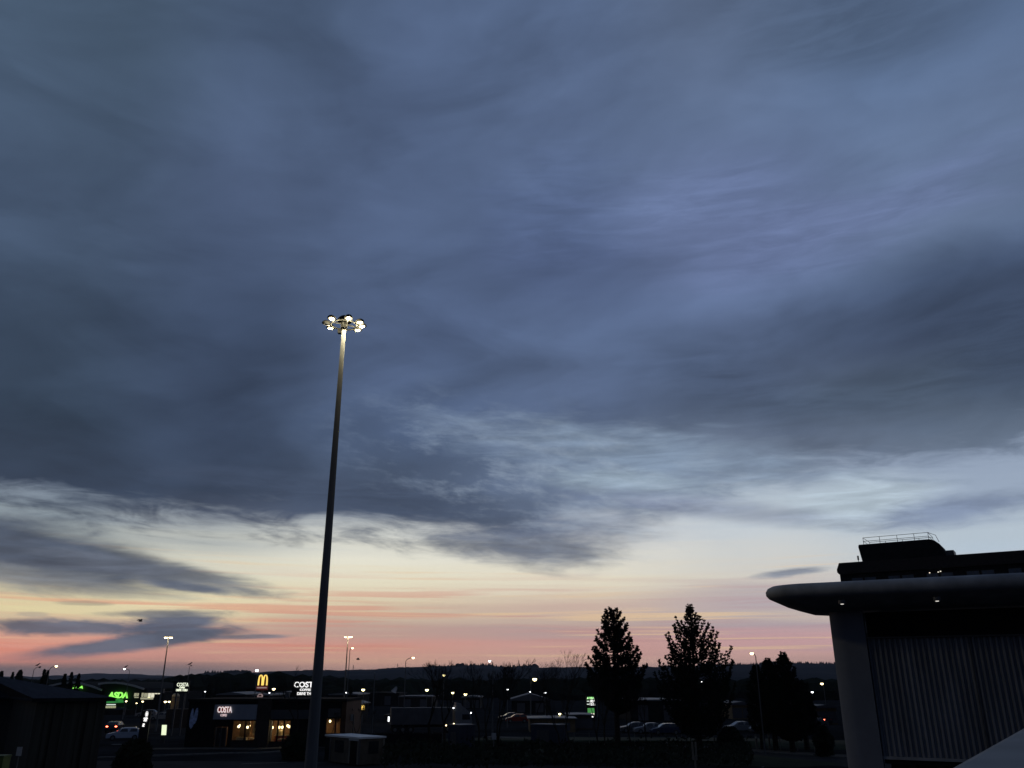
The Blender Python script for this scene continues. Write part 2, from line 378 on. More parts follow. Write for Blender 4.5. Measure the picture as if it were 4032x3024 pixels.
M = dict(
 asphalt=mat('asphalt',(0.020,0.0205,0.022),1.0,0.45,0.15,bump=0.2,spec=0.0),
 road=mat('road_asphalt',(0.026,0.027,0.03),1.0,0.35,0.5,bump=0.1,spec=0.05),
 paving=mat('paving',(0.05,0.049,0.047),0.95,0.3,1.0,spec=0.05),
 grass=mat('grass_blades',(0.018,0.024,0.011),0.95,0.5,0.8,bump=0.4,spec=0.1),
 kerb=mat('kerb_stone',(0.13,0.127,0.12),0.85,0.25,2.0),
 paint=mat('road_paint',(0.22,0.22,0.21),0.7,0.35,4.0),
 hill=mat('hill_land',(0.034,0.038,0.042),1.0,0.45,0.004,spec=0.0),
 wood=mat('distant_wood',(0.014,0.018,0.012),1.0,0.4,0.02,spec=0.0),
 leaf=mat('needles',(0.012,0.016,0.009),0.9,0.6,1.2,spec=0.1),
 bark=mat('bark',(0.022,0.018,0.014),0.95,0.4,5.0,spec=0.1),
 steel=mat('galvanised_steel',(0.115,0.117,0.12),0.75,0.22,3.0,metal=0.0,spec=0.1,stretch=(1,1,0.15)),
 darksteel=mat('dark_painted_steel',(0.06,0.06,0.062),0.5,0.3,4.0),
 ringsteel=mat('dark_headframe_steel',(0.014,0.014,0.014),0.8,0.2,4.0,spec=0.05),
 black=mat('black_cladding',(0.012,0.012,0.013),0.9,0.3,2.0,spec=0.03),
 concrete=mat('pale_concrete',(0.20,0.21,0.22),0.9,0.18,1.2,bump=0.15),
 zinc=mat('zinc_canopy_skin',(0.22,0.235,0.26),0.7,0.28,0.9,metal=0.0,spec=0.1),
 render_=mat('smooth_grey_render',(0.115,0.13,0.165),0.85,0.12,0.7),
 dirtywhite=mat('dirty_white_paint',(0.075,0.075,0.078),0.7,0.25,1.0),
 rib=mat('grey_ribbed_sheet',(0.155,0.165,0.19),0.7,0.35,1.2,metal=0.0,stretch=(1,1,0.2)),
 darkwall=mat('dark_wall',(0.018,0.0175,0.018),0.95,0.3,1.5,spec=0.05),
 brick=mat('dark_brick',(0.028,0.022,0.02),0.9,0.35,3.0),
 shedwall=mat('olive_sheet_wall',(0.030,0.031,0.026),0.9,0.4,1.0,stretch=(3,3,0.1)),
 shedroof=mat('slate_blue_roof_sheet',(0.022,0.026,0.038),0.9,0.3,1.0,spec=0.05,stretch=(3,0.3,1)),
 paleroof=mat('pale_roof_sheet',(0.14,0.144,0.15),0.5,0.15,0.5),
 greyroof=mat('grey_roof_sheet',(0.08,0.08,0.088),0.6,0.2,0.3),
 fascia=mat('slate_fascia_panel',(0.24,0.26,0.30),0.6,0.1,1.0),
 white=mat('white_paint',(0.19,0.19,0.195),0.4,0.08,3.0),
 bluesilver=mat('blue_silver_car_paint',(0.38,0.43,0.52),0.35,0.06,3.0,spec=0.5),
 silver=mat('silver_car_paint',(0.085,0.09,0.10),0.35,0.06,3.0,metal=0.3,spec=0.4),
 darkcar=mat('dark_car_paint',(0.03,0.032,0.04),0.25,0.1,3.0,spec=0.5),
 redcar=mat('red_car_paint',(0.16,0.02,0.018),0.25,0.1,3.0,spec=0.5),
 bluecar=mat('blue_car_paint',(0.02,0.032,0.07),0.25,0.1,3.0,spec=0.5),
 yellow=mat('yellow_van_paint',(0.42,0.30,0.07),0.4,0.1,3.0),
 tyre=mat('tyre_rubber',(0.012,0.012,0.012),0.9,0.2,8.0),
 carglass=mat('tinted_glass',(0.02,0.022,0.025),0.08,0.1,2.0,spec=0.6),
 blueglass=mat('blue_window_glass',(0.05,0.065,0.095),0.15,0.3,0.8,spec=0.6),
 container=mat('navy_container_steel',(0.022,0.03,0.05),0.6,0.2,2.0),
 cabin=mat('tan_cabin_panel',(0.075,0.062,0.045),0.8,0.3,1.5),
 signface=mat('blank_grey_sign_plate',(0.30,0.32,0.34),0.6,0.12,4.0),
 signblack=mat('black_sign_board',(0.008,0.008,0.008),0.5,0.2,4.0),
 timber=mat('weathered_timber',(0.14,0.13,0.11),0.9,0.3,6.0,stretch=(1,1,0.2)),
 warmwall=mat('warm_plaster',(0.26,0.15,0.08),0.85,0.5,0.9),
 cream=mat('cream_board',(0.6,0.5,0.34),0.8,0.2,1.5),
 maroon=mat('maroon_counter',(0.22,0.03,0.02),0.5,0.3,2.0),
 shelf=mat('light_shelf_goods',(0.5,0.4,0.25),0.7,0.7,3.0),
 floor=mat('brown_cafe_floor',(0.12,0.07,0.04),0.6,0.3,2.0),
 orange=mat('rust_orange_panel',(0.07,0.028,0.012),0.8,0.4,1.5),
 tan=mat('sandy_panel',(0.16,0.11,0.055),0.8,0.4,1.5),
 beans=mat('pale_blue_mural_paint',(0.42,0.50,0.70),0.7,0.4,4.0),
 feather=mat('gull_feathers',(0.10,0.095,0.09),0.8,0.3,9.0),
 lamp_hot=mat('floodlight_glow',(1,0.84,0.5),0.5,emit=8.0,ecol=(1,0.84,0.46)),
 lamp_warm=mat('warm_lamp_glow',(1,0.78,0.42),0.5,emit=6.0,ecol=(1,0.80,0.42)),
 lamp_yellow=mat('yellow_lamp_glow',(1,0.85,0.4),0.5,emit=7.0,ecol=(1,0.86,0.40)),
 lamp_cold=mat('cold_lamp_glow',(0.9,0.95,1),0.5,emit=6.0,ecol=(0.95,0.98,1)),
 lamp_dim=mat('dim_lamp_glow',(0.9,0.95,1),0.5,emit=2.2,ecol=(0.95,0.98,1)),
 pendant=mat('pendant_glow',(1,0.8,0.45),0.5,emit=6.0,ecol=(1,0.80,0.42)),
 textw=mat('white_lit_letter',(1,1,1),0.5,emit=1.25,ecol=(1,0.98,0.95)),
 textc=mat('cream_lit_letter',(1,1,0.9),0.5,emit=1.1,ecol=(0.95,1,0.78)),
 textp=mat('pinkish_lit_letter',(1,0.8,0.8),0.5,emit=0.55,ecol=(1,0.80,0.78)),
 green=mat('green_lit_letter',(0.3,1,0.2),0.5,emit=1.15,ecol=(0.34,1.0,0.14)),
 greendim=mat('green_lit_canopy',(0.1,0.6,0.15),0.5,emit=0.16,ecol=(0.10,0.75,0.16)),
 arch=mat('yellow_lit_arch',(1,0.75,0.1),0.5,emit=1.05,ecol=(1,0.68,0.16)),
 redpanel=mat('dim_red_sign_panel',(0.25,0.02,0.015),0.5,emit=0.035,ecol=(1,0.12,0.08)),
 pinkpanel=mat('dim_white_sign_panel',(0.6,0.5,0.5),0.5,emit=0.20,ecol=(1,0.70,0.66)),
 board=mat('lit_menu_board_glow',(1,1,0.8),0.5,emit=1.0,ecol=(0.90,1.0,0.66)),
 shopwin=mat('lit_shop_window',(0.9,0.9,0.6),0.5,emit=0.30,ecol=(1,0.95,0.62)),
 shopwin2=mat('bright_lit_shop_window',(0.9,0.9,0.7),0.5,emit=0.75,ecol=(1,0.96,0.72)),
 strip=mat('white_strip_light_glow',(0.9,1,0.95),0.5,emit=0.8,ecol=(0.9,1,0.9)),
 red=mat('red_tail_light_glow',(1,0.1,0.05),0.5,emit=9.0,ecol=(1,0.14,0.07)),
 exitg=mat('green_exit_sign_glow',(0.5,1,0.8),0.5,emit=0.9,ecol=(0.6,1,0.8)),
)
M['glass'] = glass_mat()
for k in ('lamp_warm','lamp_yellow','lamp_cold','lamp_dim','textw','textc','textp','green','greendim','arch','redpanel','pinkpanel','board','shopwin','shopwin2','strip','red','exitg'):
    M[k].cycles.emission_sampling = 'NONE' if k in ('lamp_dim','textp','redpanel','pinkpanel','exitg') else 'AUTO'

def text(body, x, z, h, m, parent, y=0.0, name='lettering', stretch=1.0, bold=0.02, depth=0.02, shear=0.0, align='CENTER', rz=0.0):
    c = bpy.data.curves.new(name, 'FONT'); c.body = body; c.size = h / 0.69; c.offset = bold; c.extrude = depth
    c.align_x = align; c.align_y = 'BOTTOM_BASELINE'; c.shear = shear; c.resolution_u = 3
    c.materials.append(m)
    tmp = bpy.data.objects.new(name, c); COL.objects.link(tmp)
    bpy.context.view_layer.update()
    me = bpy.data.meshes.new_from_object(tmp.evaluated_get(bpy.context.evaluated_depsgraph_get()))
    bpy.data.objects.remove(tmp); me.name = name
    o = bpy.data.objects.new(name, me); COL.objects.link(o); o.parent = parent
    o.location = (x, y, z); o.rotation_euler = (math.radians(90), 0, rz); o.scale = (stretch, 1, 1)
    return o
def X(px, py, D): return at(px, py, D).x
def Z(py, D): return at(2016, py, D).z

# ------------------------------------------------------------------ the ground, roads and hills
def sheet(name, pts, z, m, **k):
    b = MB(); b.add([(x, y, z) for x, y in pts], [tuple(range(len(pts)))])
    o = b.build(name, m); tag(o, kind='structure'); return o
g = MB(); xs = [-9000,-3000,-900,-300,-100,-30,0,30,100,300,900,3000,9000]; ys = [-400,-60,0,30,60,90,130,200,400,900,2500,6000,9000]
vv = [(x, y, 0.0) for y in ys for x in xs]; n = len(xs)
g.add(vv, [(j*n+i, j*n+i+1, (j+1)*n+i+1, (j+1)*n+i) for j in range(len(ys)-1) for i in range(n-1)])
tag(g.build('ground', M['asphalt']), kind='structure')

def gp(px, py, z=0.0):                      # where the view through px,py meets height z
    d = ray(px, py); t = (z - CAMZ) / d.z
    return (d.x * t, d.y * t)
def strip(name, line, w, z, m, kind='structure', h=None):
    """a band of width w along ground points; h gives it a height"""
    L, Rr = [], []
    for i, p in enumerate(line):
        a = Vector(line[max(i-1, 0)]); b = Vector(line[min(i+1, len(line)-1)])
        t = (b - a).normalized(); nn = Vector((-t.y, t.x)) * (w / 2)
        L.append(Vector(p) + nn); Rr.append(Vector(p) - nn)
    poly = [tuple(q) for q in Rr] + [tuple(q) for q in reversed(L)]
    b = MB()
    n_ = len(line)
    zb = z if h is None else 0.0
    zt = z if h is None else h
    vs = [(q.x, q.y, zt) for q in Rr] + [(q.x, q.y, zt) for q in L]
    fs = [(i, i+1, n_+i+1, n_+i) for i in range(n_-1)]
    if h is not None:
        vs += [(q.x, q.y, 0) for q in Rr] + [(q.x, q.y, 0) for q in L]
        fs += [(i, 2*n_+i, 2*n_+i+1, i+1) for i in range(n_-1)] + [(n_+i, n_+i+1, 3*n_+i+1, 3*n_+i) for i in range(n_-1)]
    b.add(vs, fs)
    o = b.build(name, m); tag(o, kind=kind); return o
# main road passing in front, its far kerb climbing to the left as it recedes
far_edge = [gp(3700, 3004), gp(3330, 2984), gp(2900, 2958), gp(2560, 2934), gp(2220, 2917), gp(1900, 2905)]
strip('road', [(x - 4.4 * 0.35, y - 4.4) for x, y in [gp(3900, 3020)] + far_edge[1:4]] , 8.6, 0.004, M['road'])
strip('kerb', far_edge, 0.30, 0.12, M['kerb'], h=0.13)
strip('path', [(x + 0.6, y + 1.4) for x, y in far_edge], 2.2, 0.1, M['paving'], h=0.10)
# near road along the foot of the picture and the drive-through lane
strip('near_road', [(-90, 81.5), (-30, 79.5), (-14, 78.5), (8, 74.5), (22, 71)], 7.0, 0.004, M['road'])
strip('near_kerb', [gp(380, 2986), gp(700, 2975), gp(880, 2968), gp(1010, 2967), gp(1200, 2955)], 0.28, 0.12, M['kerb'], h=0.12)
strip('cafe_path', [gp(600, 2952), gp(800, 2950), gp(1000, 2952), gp(1200, 2944), gp(1400, 2944)], 2.4, 0.1, M['paving'], h=0.10)
strip('lane_marking', [gp(440, 2931), gp(485, 2931)], 0.5, 0.012, M['paint'])
strip('lane_marking', [gp(2960, 3007), gp(3095, 3009)], 0.16, 0.012, M['paint'])
strip('lane_marking', [gp(3000, 3021), gp(3040, 3013), gp(3070, 3013)], 0.16, 0.012, M['paint'])
strip('lane_marking', [gp(950, 3008), gp(1130, 3002)], 0.14, 0.012, M['paint'])
# grass verges, slightly mounded
def verge(name, pts, h, m, seed):
    cx = sum(p[0] for p in pts) / len(pts); cy = sum(p[1] for p in pts) / len(pts)
    b = MB(); vs = []; K = 7
    for k in range(K):
        f = k / (K - 1)
        for i, p in enumerate(pts):
            x, y = p[0] + (cx - p[0]) * f, p[1] + (cy - p[1]) * f
            vs.append((x, y, 0.01 + h * math.sin(f * 1.57) * (0.8 + 0.3 * mnoise.noise(Vector((x*0.2, y*0.2, seed))))))
    n_ = len(pts); fs = [(k*n_+i, k*n_+(i+1) % n_, (k+1)*n_+(i+1) % n_, (k+1)*n_+i) for k in range(K-1) for i in range(n_)]
    b.add(vs, fs); return tag(b.build(name, m, smooth=True), kind='structure')
verge('grass_verge', [(-8, 84), (0, 83), (14, 80), (24, 77), (30, 80), (24, 90), (14, 96), (4, 100), (-6, 98), (-10, 92)], 0.7, M['grass'], 1.0)
verge('grass_field', [(-12, 101), (4, 103), (30, 98), (50, 90), (70, 84), (74, 95), (50, 108), (26, 116), (0, 118), (-12, 112)], 0.5, M['grass'], 3.0)

def ridge(name, crest, D, D0, m, seed, rough):
    b = MB(); cols = []; K = 9
    px = crest[0][0]; pts = []
    while px <= crest[-1][0]:
        for (a, ya), (c, yc) in zip(crest, crest[1:]):
            if a <= px <= c: py = ya + (yc - ya) * (px - a) / (c - a); break
        pts.append((px, py)); px += 10
    vs = []; 
    for i, (px, py) in enumerate(pts):
        for k in range(K + 2):
            f = k / K if k <= K else 1.0
            d = D0 + (D - D0) * min(1, f) + (900 if k > K else 0)
            t = at(px, py, D)
            top = t.z + rough * mnoise.noise(Vector((px * 0.02, seed, 0.3)))
            z = top * (f ** 1.5) + (rough * 1.6 * mnoise.noise(Vector((px * 0.012, f * 3, seed))) * math.sin(f * 3.14) if k <= K else -30)
            x = t.x * (d / D)
            vs.append((x, d, max(z, -1.0) if k else -1.0))
    w = K + 2
    fs = [(i*w+k, (i+1)*w+k, (i+1)*w+k+1, i*w+k+1) for i in range(len(pts)-1) for k in range(w-1)]
    b.add(vs, fs); tag(b.build(name, m, smooth=True), kind='structure')
    return pts
CREST_FAR = [(-400,2650),(0,2663),(130,2663),(250,2660),(310,2655),(450,2652),(560,2656),(650,2661),(720,2660),(900,2652),(1400,2642),(2000,2630),(3600,2616)]
CREST = [(-400,2690),(300,2678),(600,2668),(700,2661),(760,2657),(810,2649),(975,2648),(985,2651),(1060,2644),(1110,2643),(1180,2640),(1230,2640),(1350,2639),(1400,2636),(1500,2635),(1560,2629),(1640,2627),(1700,2624),(1760,2625),(1840,2620),(1930,2619),(1960,2627),(2010,2627),(2060,2622),(2100,2623),(2130,2633),(2190,2631),(2230,2627),(2290,2627),(2420,2628),(2560,2628),(2640,2626),(2780,2620),(2880,2618),(3000,2618),(3110,2611),(3200,2614),(3280,2615),(3700,2612)]
ridge('far_hills', CREST_FAR, 5200, 3300, M['hill'], 2.0, 6.0)
crest_pts = ridge('hills', CREST, 2600, 900, M['hill'], 5.0, 2.5)
# woods standing along the crest, and the mass of trees in the valley
b = MB()
def cone(b, x, y, z, r, h, n=5, round_=False):
    if round_:
        b.ell((x, y, z + h * 0.5), (r, r, h * 0.55), 6, 4)
    else:
        vs = [(x + r*math.cos(6.283*k/n), y + r*math.sin(6.283*k/n), z) for k in range(n)] + [(x, y, z + h)]
        b.add(vs, [(k, (k+1) % n, n) for k in range(n)])
for (px, py) in crest_pts:
    if px < 700 or px > 3500: continue
    dens = 5 if (800 < px < 985 or 1680 < px < 2120 or px > 2750) else 3
    for q in range(dens):
        p = at(px + R_.uniform(-6, 6), py, 2600 + R_.uniform(-60, 60))
        rd = (px % 300) < 110 and not (1820 < px < 1950)
        hh = R_.uniform(3, 9) * (1.3 if dens == 5 else 0.6)
        cone(b, p.x, p.y, p.z - 3.5, R_.uniform(2.5, 5) if not rd else R_.uniform(5, 9), hh, round_=rd)
tag(b.build('treeline', M['wood']), kind='stuff')
b = MB()
for i in range(900):
    px = R_.uniform(-300, 3500); D = R_.uniform(330, 800)
    x = at(px, 2680, D).x
    h = R_.uniform(4.0, 8.5) + (2.0 if 700 < px < 1300 else 0)
    b.ell((x, D, h * 0.45), (R_.uniform(4, 9), R_.uniform(4, 9), h * 0.55), 7, 4)
tag(b.build('valley_woodland', M['wood']), kind='stuff')

# ------------------------------------------------------------------ the tall lighting mast
D = 30.0
top = at(1354, 1300, D); base_x = top.x
mast = empty('lighting_mast', (base_x, D, 0))
tag(mast, 'tall tapering steel mast with a ring of lit floodlights, nearest and highest lamp', 'lamp mast')
HT = top.z + 0.25
b = MB()
b.tube([(0,0,0.1),(0,0,1.2),(0,0,4.3),(0,0,8.5),(0,0,HT)], [0.27,0.25,0.215,0.165,0.078], 12)
b.build('pole', M['steel'], mast, smooth=False)
MB().slab([(0.4*math.cos(k*math.pi/4), 0.4*math.sin(k*math.pi/4)) for k in range(8)], 0, 0.10).build('base_plate', M['darksteel'], mast)
b = MB(); b.box(-0.07, 0.07, -0.262, -0.23, 0.9, 1.6); b.build('access_door', M['darksteel'], mast)
ring = MB(); RR = 0.50
for k in range(24):
    a, c = 2*math.pi*k/24, 2*math.pi*(k+1)/24
    ring.tube([(RR*math.cos(a), RR*math.sin(a), HT-0.02), (RR*math.cos(c), RR*math.sin(c), HT-0.02)], 0.03, 6)
for k in range(4):
    a = k*math.pi/2 + 0.5
    ring.tube([(0, 0, HT+0.02), (RR*math.cos(a), RR*math.sin(a), HT-0.02)], 0.025, 6)
ring.tube([(0,0,HT-0.16),(0,0,HT+0.05)], [0.13,0.15], 12)
ring.build('head_ring', M['ringsteel'], mast)
MB().ell((0,0,HT+0.12), (0.29,0.29,0.26), 16, 6, 0.0, 1.0).build('cap_dome', M['ringsteel'], mast, smooth=True)
MB().box(-0.30,-0.06,0.22,0.40,HT-0.26,HT-0.06).build('control_box', M['ringsteel'], mast)
angs = [(237, 1), (294, 1), (340, 1), (14, 1), (51, 1), (152, 1), (188, 0)]
for ang, lit in angs:
    a = math.radians(ang)
    ca, sa = math.cos(a), math.sin(a)
    r = 0.70
    rot = Matrix.Rotation(a, 3, 'Z') @ Matrix.Rotation(-0.16, 3, 'Y')
    c = Vector((r*ca, r*sa, HT - 0.02))
    hb = MB(); hb.ell(c, (0.19,0.16,0.15), 14, 5, 0.0, 1.0, rot)
    fl = hb.build('floodlight', M['ringsteel'], mast, smooth=True)
    lb = MB(); lb.ell(c + rot @ Vector((0,0,0.0)), (0.118,0.098,0.035), 14, 4, -1.0, 0.0, rot)
    lb.build('lens', M['lamp_hot'] if lit else M['carglass'], fl, smooth=True)
    if lit:
        pl = bpy.data.lights.new('flood_light', 'POINT'); pl.energy = 165; pl.color = (1,0.86,0.52); pl.shadow_soft_size = 0.0
        lo = bpy.data.objects.new('flood_light', pl); COL.objects.link(lo); lo.parent = fl; lo.location = c + rot @ Vector((0,0,-0.10))
    bb = MB(); bb.tube([Vector((0.48*ca, 0.48*sa, HT-0.02)), c + rot @ Vector((-0.16,0,0.03)), c + rot @ Vector((-0.10,0.10,0.06))], 0.018, 6)
    bb.tube([c + rot @ Vector((-0.17,0.0,-0.01)), c + rot @ Vector((-0.10,0.0,-0.10))], 0.012, 6)
    bb.build('bracket', M['ringsteel'], fl)

# ------------------------------------------------------------------ street lamps
def lamp(px, py, hx, hy, D, label, m='lamp_warm', size=1.0, group='lamps of the retail park', rise=None, name='street_lamp', cat='street lamp', poleM='steel', rr=0.07):
    """column at px whose arm leaves at py; head at hx,hy"""
    p = at(px, py, D); h = at(hx, hy, D)
    e = tag(empty(name, (p.x, D, 0)), label, cat, group)
    dx_ = h.x - p.x; zt = max(p.z, 1.0); hz = h.z
    b = MB(); b.tube([(0,0,0),(0,0,1.2),(0,0,1.25),(0,0,zt)], [rr*1.5,rr*1.4,rr,rr*0.7], 8); b.build('pole', M[poleM], e)
    b = MB()
    if abs(dx_) > 0.25:
        pts = []
        for k in range(7):
            t = k / 6 * math.pi / 2
            pts.append((dx_ * (1 - math.cos(t)) * 0.9, 0, zt + (hz - zt) * math.sin(t)))
        b.tube(pts, rr*0.6, 6)
    else:
        b.tube([(0,0,zt-0.05),(dx_,0,hz)], rr*0.6, 6)
    b.build('arm', M[poleM], e)
    s = size
    b = MB(); b.ell((dx_, 0, hz + 0.05*s), (0.34*s,0.20*s,0.11*s), 10, 4, 0.3, 1.0); hd = b.build('lamp_head', M['darksteel'], e, smooth=True)
    b = MB(); b.ell((dx_, -0.02, hz + 0.03*s), (0.22*s,0.17*s,0.20*s), 10, 5, -1.0, 0.3); b.build('lens', M[m], hd, smooth=True)
    return e
LAMPS = [
 (133,2640,157,2627,150,'slender curved lamp post, unlit, with a gull perched on it, leftmost','carglass',0.9),
 (194,2640,222,2623,120,'curved lamp post with a lit head beside the dark twin trees, second from left','lamp_warm',0.85),
 (510,2645,490,2634,170,'curved lamp post behind the supermarket, gull perched over its lit head','lamp_cold',0.9),
 (746,2628,753,2621,160,'unlit lamp post with a gull, between the tall masts and the coffee sign','carglass',0.7),
 (1378,2560,1388,2552,140,'thin lamp post just right of the taller three-headed mast','lamp_warm',0.8),
 (1598,2606,1627,2590,125,'curved lamp post standing against the pink sky right of the big mast','lamp_warm',0.9),
 (1941,2618,1928,2603,110,'tall pale curved lamp post above the blank grey sign plate','lamp_cold',0.75),
 (2976,2590,2960,2573,90,'tall curved lamp post in front of the dark conifer clump','lamp_warm',0.85),
 (3243,2702,3236,2692,150,'bright yellow street lamp nearest the canopy building','lamp_warm',1.15),
 (3198,2732,3198,2725,190,'cold white lamp low beside the yellow one at the canopy building','lamp_cold',1.1),
 (2090,2684,2105,2675,150,'brightest yellow lamp over the grey warehouse roof','lamp_yellow',1.7),
 (2349,2688,2347,2679,180,'yellow lamp at the left edge of the rounded conifer','lamp_yellow',1.1),
 (1748,2672,1748,2659,170,'round yellow lamp high among the bare trees','lamp_yellow',1.3),
 (1681,2728,1681,2717,150,'bright yellow lamp with a tiny lower light, left of the lorry','lamp_yellow',1.2),
 (1783,2738,1783,2728,150,'yellow lamp above the trailer of the white lorry','lamp_yellow',1.1),
 (1833,2745,1833,2734,150,'yellow lamp directly above the lorry cab','lamp_yellow',1.2),
 (1431,2728,1430,2716,150,'yellow lamp above the small arched logo post','lamp_yellow',1.25),
 (1012,2650,1012,2640,120,'white globe lamp left of the tall arches sign','lamp_cold',1.0),
 (1079,2724,1078,2713,120,'warm white lamp right of the arches sign above the brick pier','lamp_warm',1.0),
 (1061,2737,1061,2728,125,'faint small lamp between brick pier and bright warm lamp','lamp_dim',0.6),
 (808,2730,808,2723,170,'tiny white lamp above the coffee shop roof, left end','lamp_cold',0.6),
 (1363,2734,1363,2727,190,'tiny white lamp over the pale warehouse edge right of the mast','lamp_cold',0.65),
 (1354,2772,1351,2764,130,'small white lamp with short arm behind the coffee shop roof','lamp_cold',0.6),
 (1411,2768,1411,2758,150,'dim greenish lamp over the lit canopy edge','lamp_dim',0.9),
 (1998,2724,1998,2715,140,'small white lamp between curved post and the grey warehouse','lamp_cold',0.7),
 (2088,2732,2088,2724,180,'tiny white lamp under the brightest yellow lamp','lamp_cold',0.6),
 (2146,2735,2147,2727,160,'flat double-headed white lamp right of the grey warehouse','lamp_cold',1.0),
 (2719,2726,2719,2718,260,'tiny faint lamp seen through the pointed conifer, middle one','lamp_dim',0.9),
 (2762,2693,2762,2684,220,'small white lamp shining through the pointed conifer, highest','lamp_cold',0.6),
 (2707,2747,2707,2739,240,'small lamp low in the pointed conifer','lamp_cold',0.55),
 (2970,2706,2970,2697,230,'small lamp seen at the left of the conifer clump','lamp_yellow',0.8),
 (3149,2751,3149,2743,220,'small white lamp at the right of the conifer clump','lamp_cold',0.6),
 (497,2770,497,2761,190,'white lamp beneath the green supermarket letters, right end','lamp_warm',1.0),
 (562,2770,562,2762,190,'white lamp in front of the lit shop windows','lamp_warm',1.0),
 (538,2778,538,2769,185,'small warm lamp between the two white supermarket lamps','lamp_warm',0.7),
 (651,2771,651,2763,175,'left lamp of the bright pair near the domed silo','lamp_warm',1.2),
 (666,2771,666,2763,175,'right lamp of the bright pair near the domed silo','lamp_warm',1.1),
 (2204,2820,2204,2811,135,'low glowing yellow lamp beside the leaning bare trunks','lamp_yellow',0.9),
]
for L in LAMPS: lamp(*L)

def twin(px, py, D, offs, label, m='lamp_warm', s=1.0):
    p = at(px, py, D); e = tag(empty('twin_lamp_mast', (p.x, D, 0)), label, 'lamp mast', 'tall car park masts')
    b = MB(); b.tube([(0,0,0),(0,0,p.z*0.5),(0,0,p.z)], [0.16,0.12,0.07], 8); b.build('pole', M['steel'], e)
    b = MB(); w = [at(px+o, py, D).x - p.x for o in offs]
    b.tube([(min(w),0,p.z+0.02),(max(w),0,p.z+0.02)], 0.05, 6); b.build('crossarm', M['darksteel'], e)
    for q in w:
        b = MB(); b.ell((q,0,p.z+0.20), (0.34*s,0.26*s,0.14*s), 10, 4, 0.0, 1.0); hd = b.build('floodlight', M['darksteel'], e, smooth=True)
        b = MB(); b.ell((q,-0.04,p.z+0.19), (0.30*s,0.22*s,0.20*s), 10, 4, -1.0, 0.0); b.build('lens', M[m], hd, smooth=True)
        pl = bpy.data.lights.new('mast_light', 'POINT'); pl.energy = 130; pl.color = (1,0.78,0.45); pl.shadow_soft_size = 0.12
        lo = bpy.data.objects.new('mast_light', pl); COL.objects.link(lo); lo.parent = e; lo.location = (q + (0.3 if q > 0 else -0.3), -0.35, p.z - 0.2)
twin(663, 2514, 130, (-9, 9), 'tall thin twin-headed mast against the sunset near the left')
twin(1370, 2512, 150, (-10, 4, 13), 'tall thin three-headed mast right of the big mast', s=0.75)

# plain pole and bollards
p = at(1476, 2652, 105); e = tag(empty('flagpole', (p.x, 105, 0)), 'bare slender pale pole right of the small arched logo', 'flagpole')
MB().tube([(0,0,0),(0,0,p.z)], [0.10,0.05], 8).build('shaft', M['steel'], e)
MB().ell((0,0,p.z+0.05), (0.09,0.09,0.09)).build('finial', M['white'], e)
for px, lb in ((1530, 'short lit white post at the left of the dark gateway'), (1597, 'short lit white post at the right of the dark gateway')):
    D = gd(2850); x = X(px, 2840, D); e = tag(empty('bollard', (x, D, 0)), lb, 'bollard', 'lit posts at the gateway')
    MB().tube([(0,0,0),(0,0,0.35)], 0.12, 8).build('base', M['darksteel'], e)
    MB().tube([(0,0,0.35),(0,0,1.15)], 0.13, 8).build('lit_sleeve', M['lamp_dim'], e)

# ------------------------------------------------------------------ the big canopy building on the right
A27 = math.radians(-27)
cb = tag(empty('canopy_building', (13.0, 35.0, 0), A27), 'grey building with a rounded overhanging canopy and ribbed wall, filling the right', 'building')
R0 = 0.6; ZC = 9.66
def off_path(o, n=10, x1=24.0, y1=2.6):
    """outline of the building pushed out by o, from the back left round the corner to the right"""
    r = R0 + 0.25 * max(o, 0) if o >= 0 else R0 + o; pts = [(-o, y1), (-o, (y1 + R0) / 2)]
    if r > 0.05:
        for k in range(n + 1):
            a = math.pi + (math.pi / 2) * k / n
            pts.append((-o + r + r * math.cos(a), -o + r + r * math.sin(a)))
    else:
        pts += [(-o, -o)] * (n + 1)
    for k in range(1, 9): pts.append((R0 + (x1 - R0) * k / 8, -o))
    return pts
prof = [(0.0,ZC),(0.8,ZC+0.06),(1.4,ZC+0.24),(1.92,ZC+0.42),(2.08,ZC+0.50),(2.17,ZC+0.62),(2.18,ZC+0.76),(2.10,ZC+0.90),(1.96,ZC+0.98),(1.7,ZC+1.02),(0.9,ZC+1.05),(0.0,ZC+1.08),(-0.4,ZC+1.1)]
paths = [off_path(o) for o, z in prof]; L_ = len(paths[0])
vs = [(x, y, prof[i][1]) for i, P in enumerate(paths) for x, y in P]
fs = [(i*L_+k, i*L_+k+1, (i+1)*L_+k+1, (i+1)*L_+k) for i in range(len(prof)-1) for k in range(L_-1)]
fs.append(tuple(i*L_ for i in range(len(prof))))
MB().add(vs, fs).build('canopy', M['zinc'], cb, smooth=True)
MB().slab([(0.3,0.3),(24,0.3),(24,16),(0.3,16)], ZC-0.001+0.9, ZC+1.05).build('roof', M['greyroof'], cb)
b = MB()                                          # rounded corner wall
pth = [(0.0, 16.0), (0.0, 8.0)] + [(R0 + R0*math.cos(math.pi + math.pi/2*k/10), R0 + R0*math.sin(math.pi + math.pi/2*k/10)) for k in range(11)] + [(1.35, 0.0), (1.35, 0.5)]
vs = [(x, y, z) for z in (0.0, 3.0, 6.0, ZC) for x, y in pth]; n_ = len(pth)
b.add(vs, [(j*n_+k, j*n_+k+1, (j+1)*n_+k+1, (j+1)*n_+k) for j in range(3) for k in range(n_-1)])
b.build('corner_wall', M['render_'], cb, smooth=False)
for p_ in cb.children[-1].data.polygons: p_.use_smooth = True
b = MB(); vs = []; fs = []                        # ribbed sheet
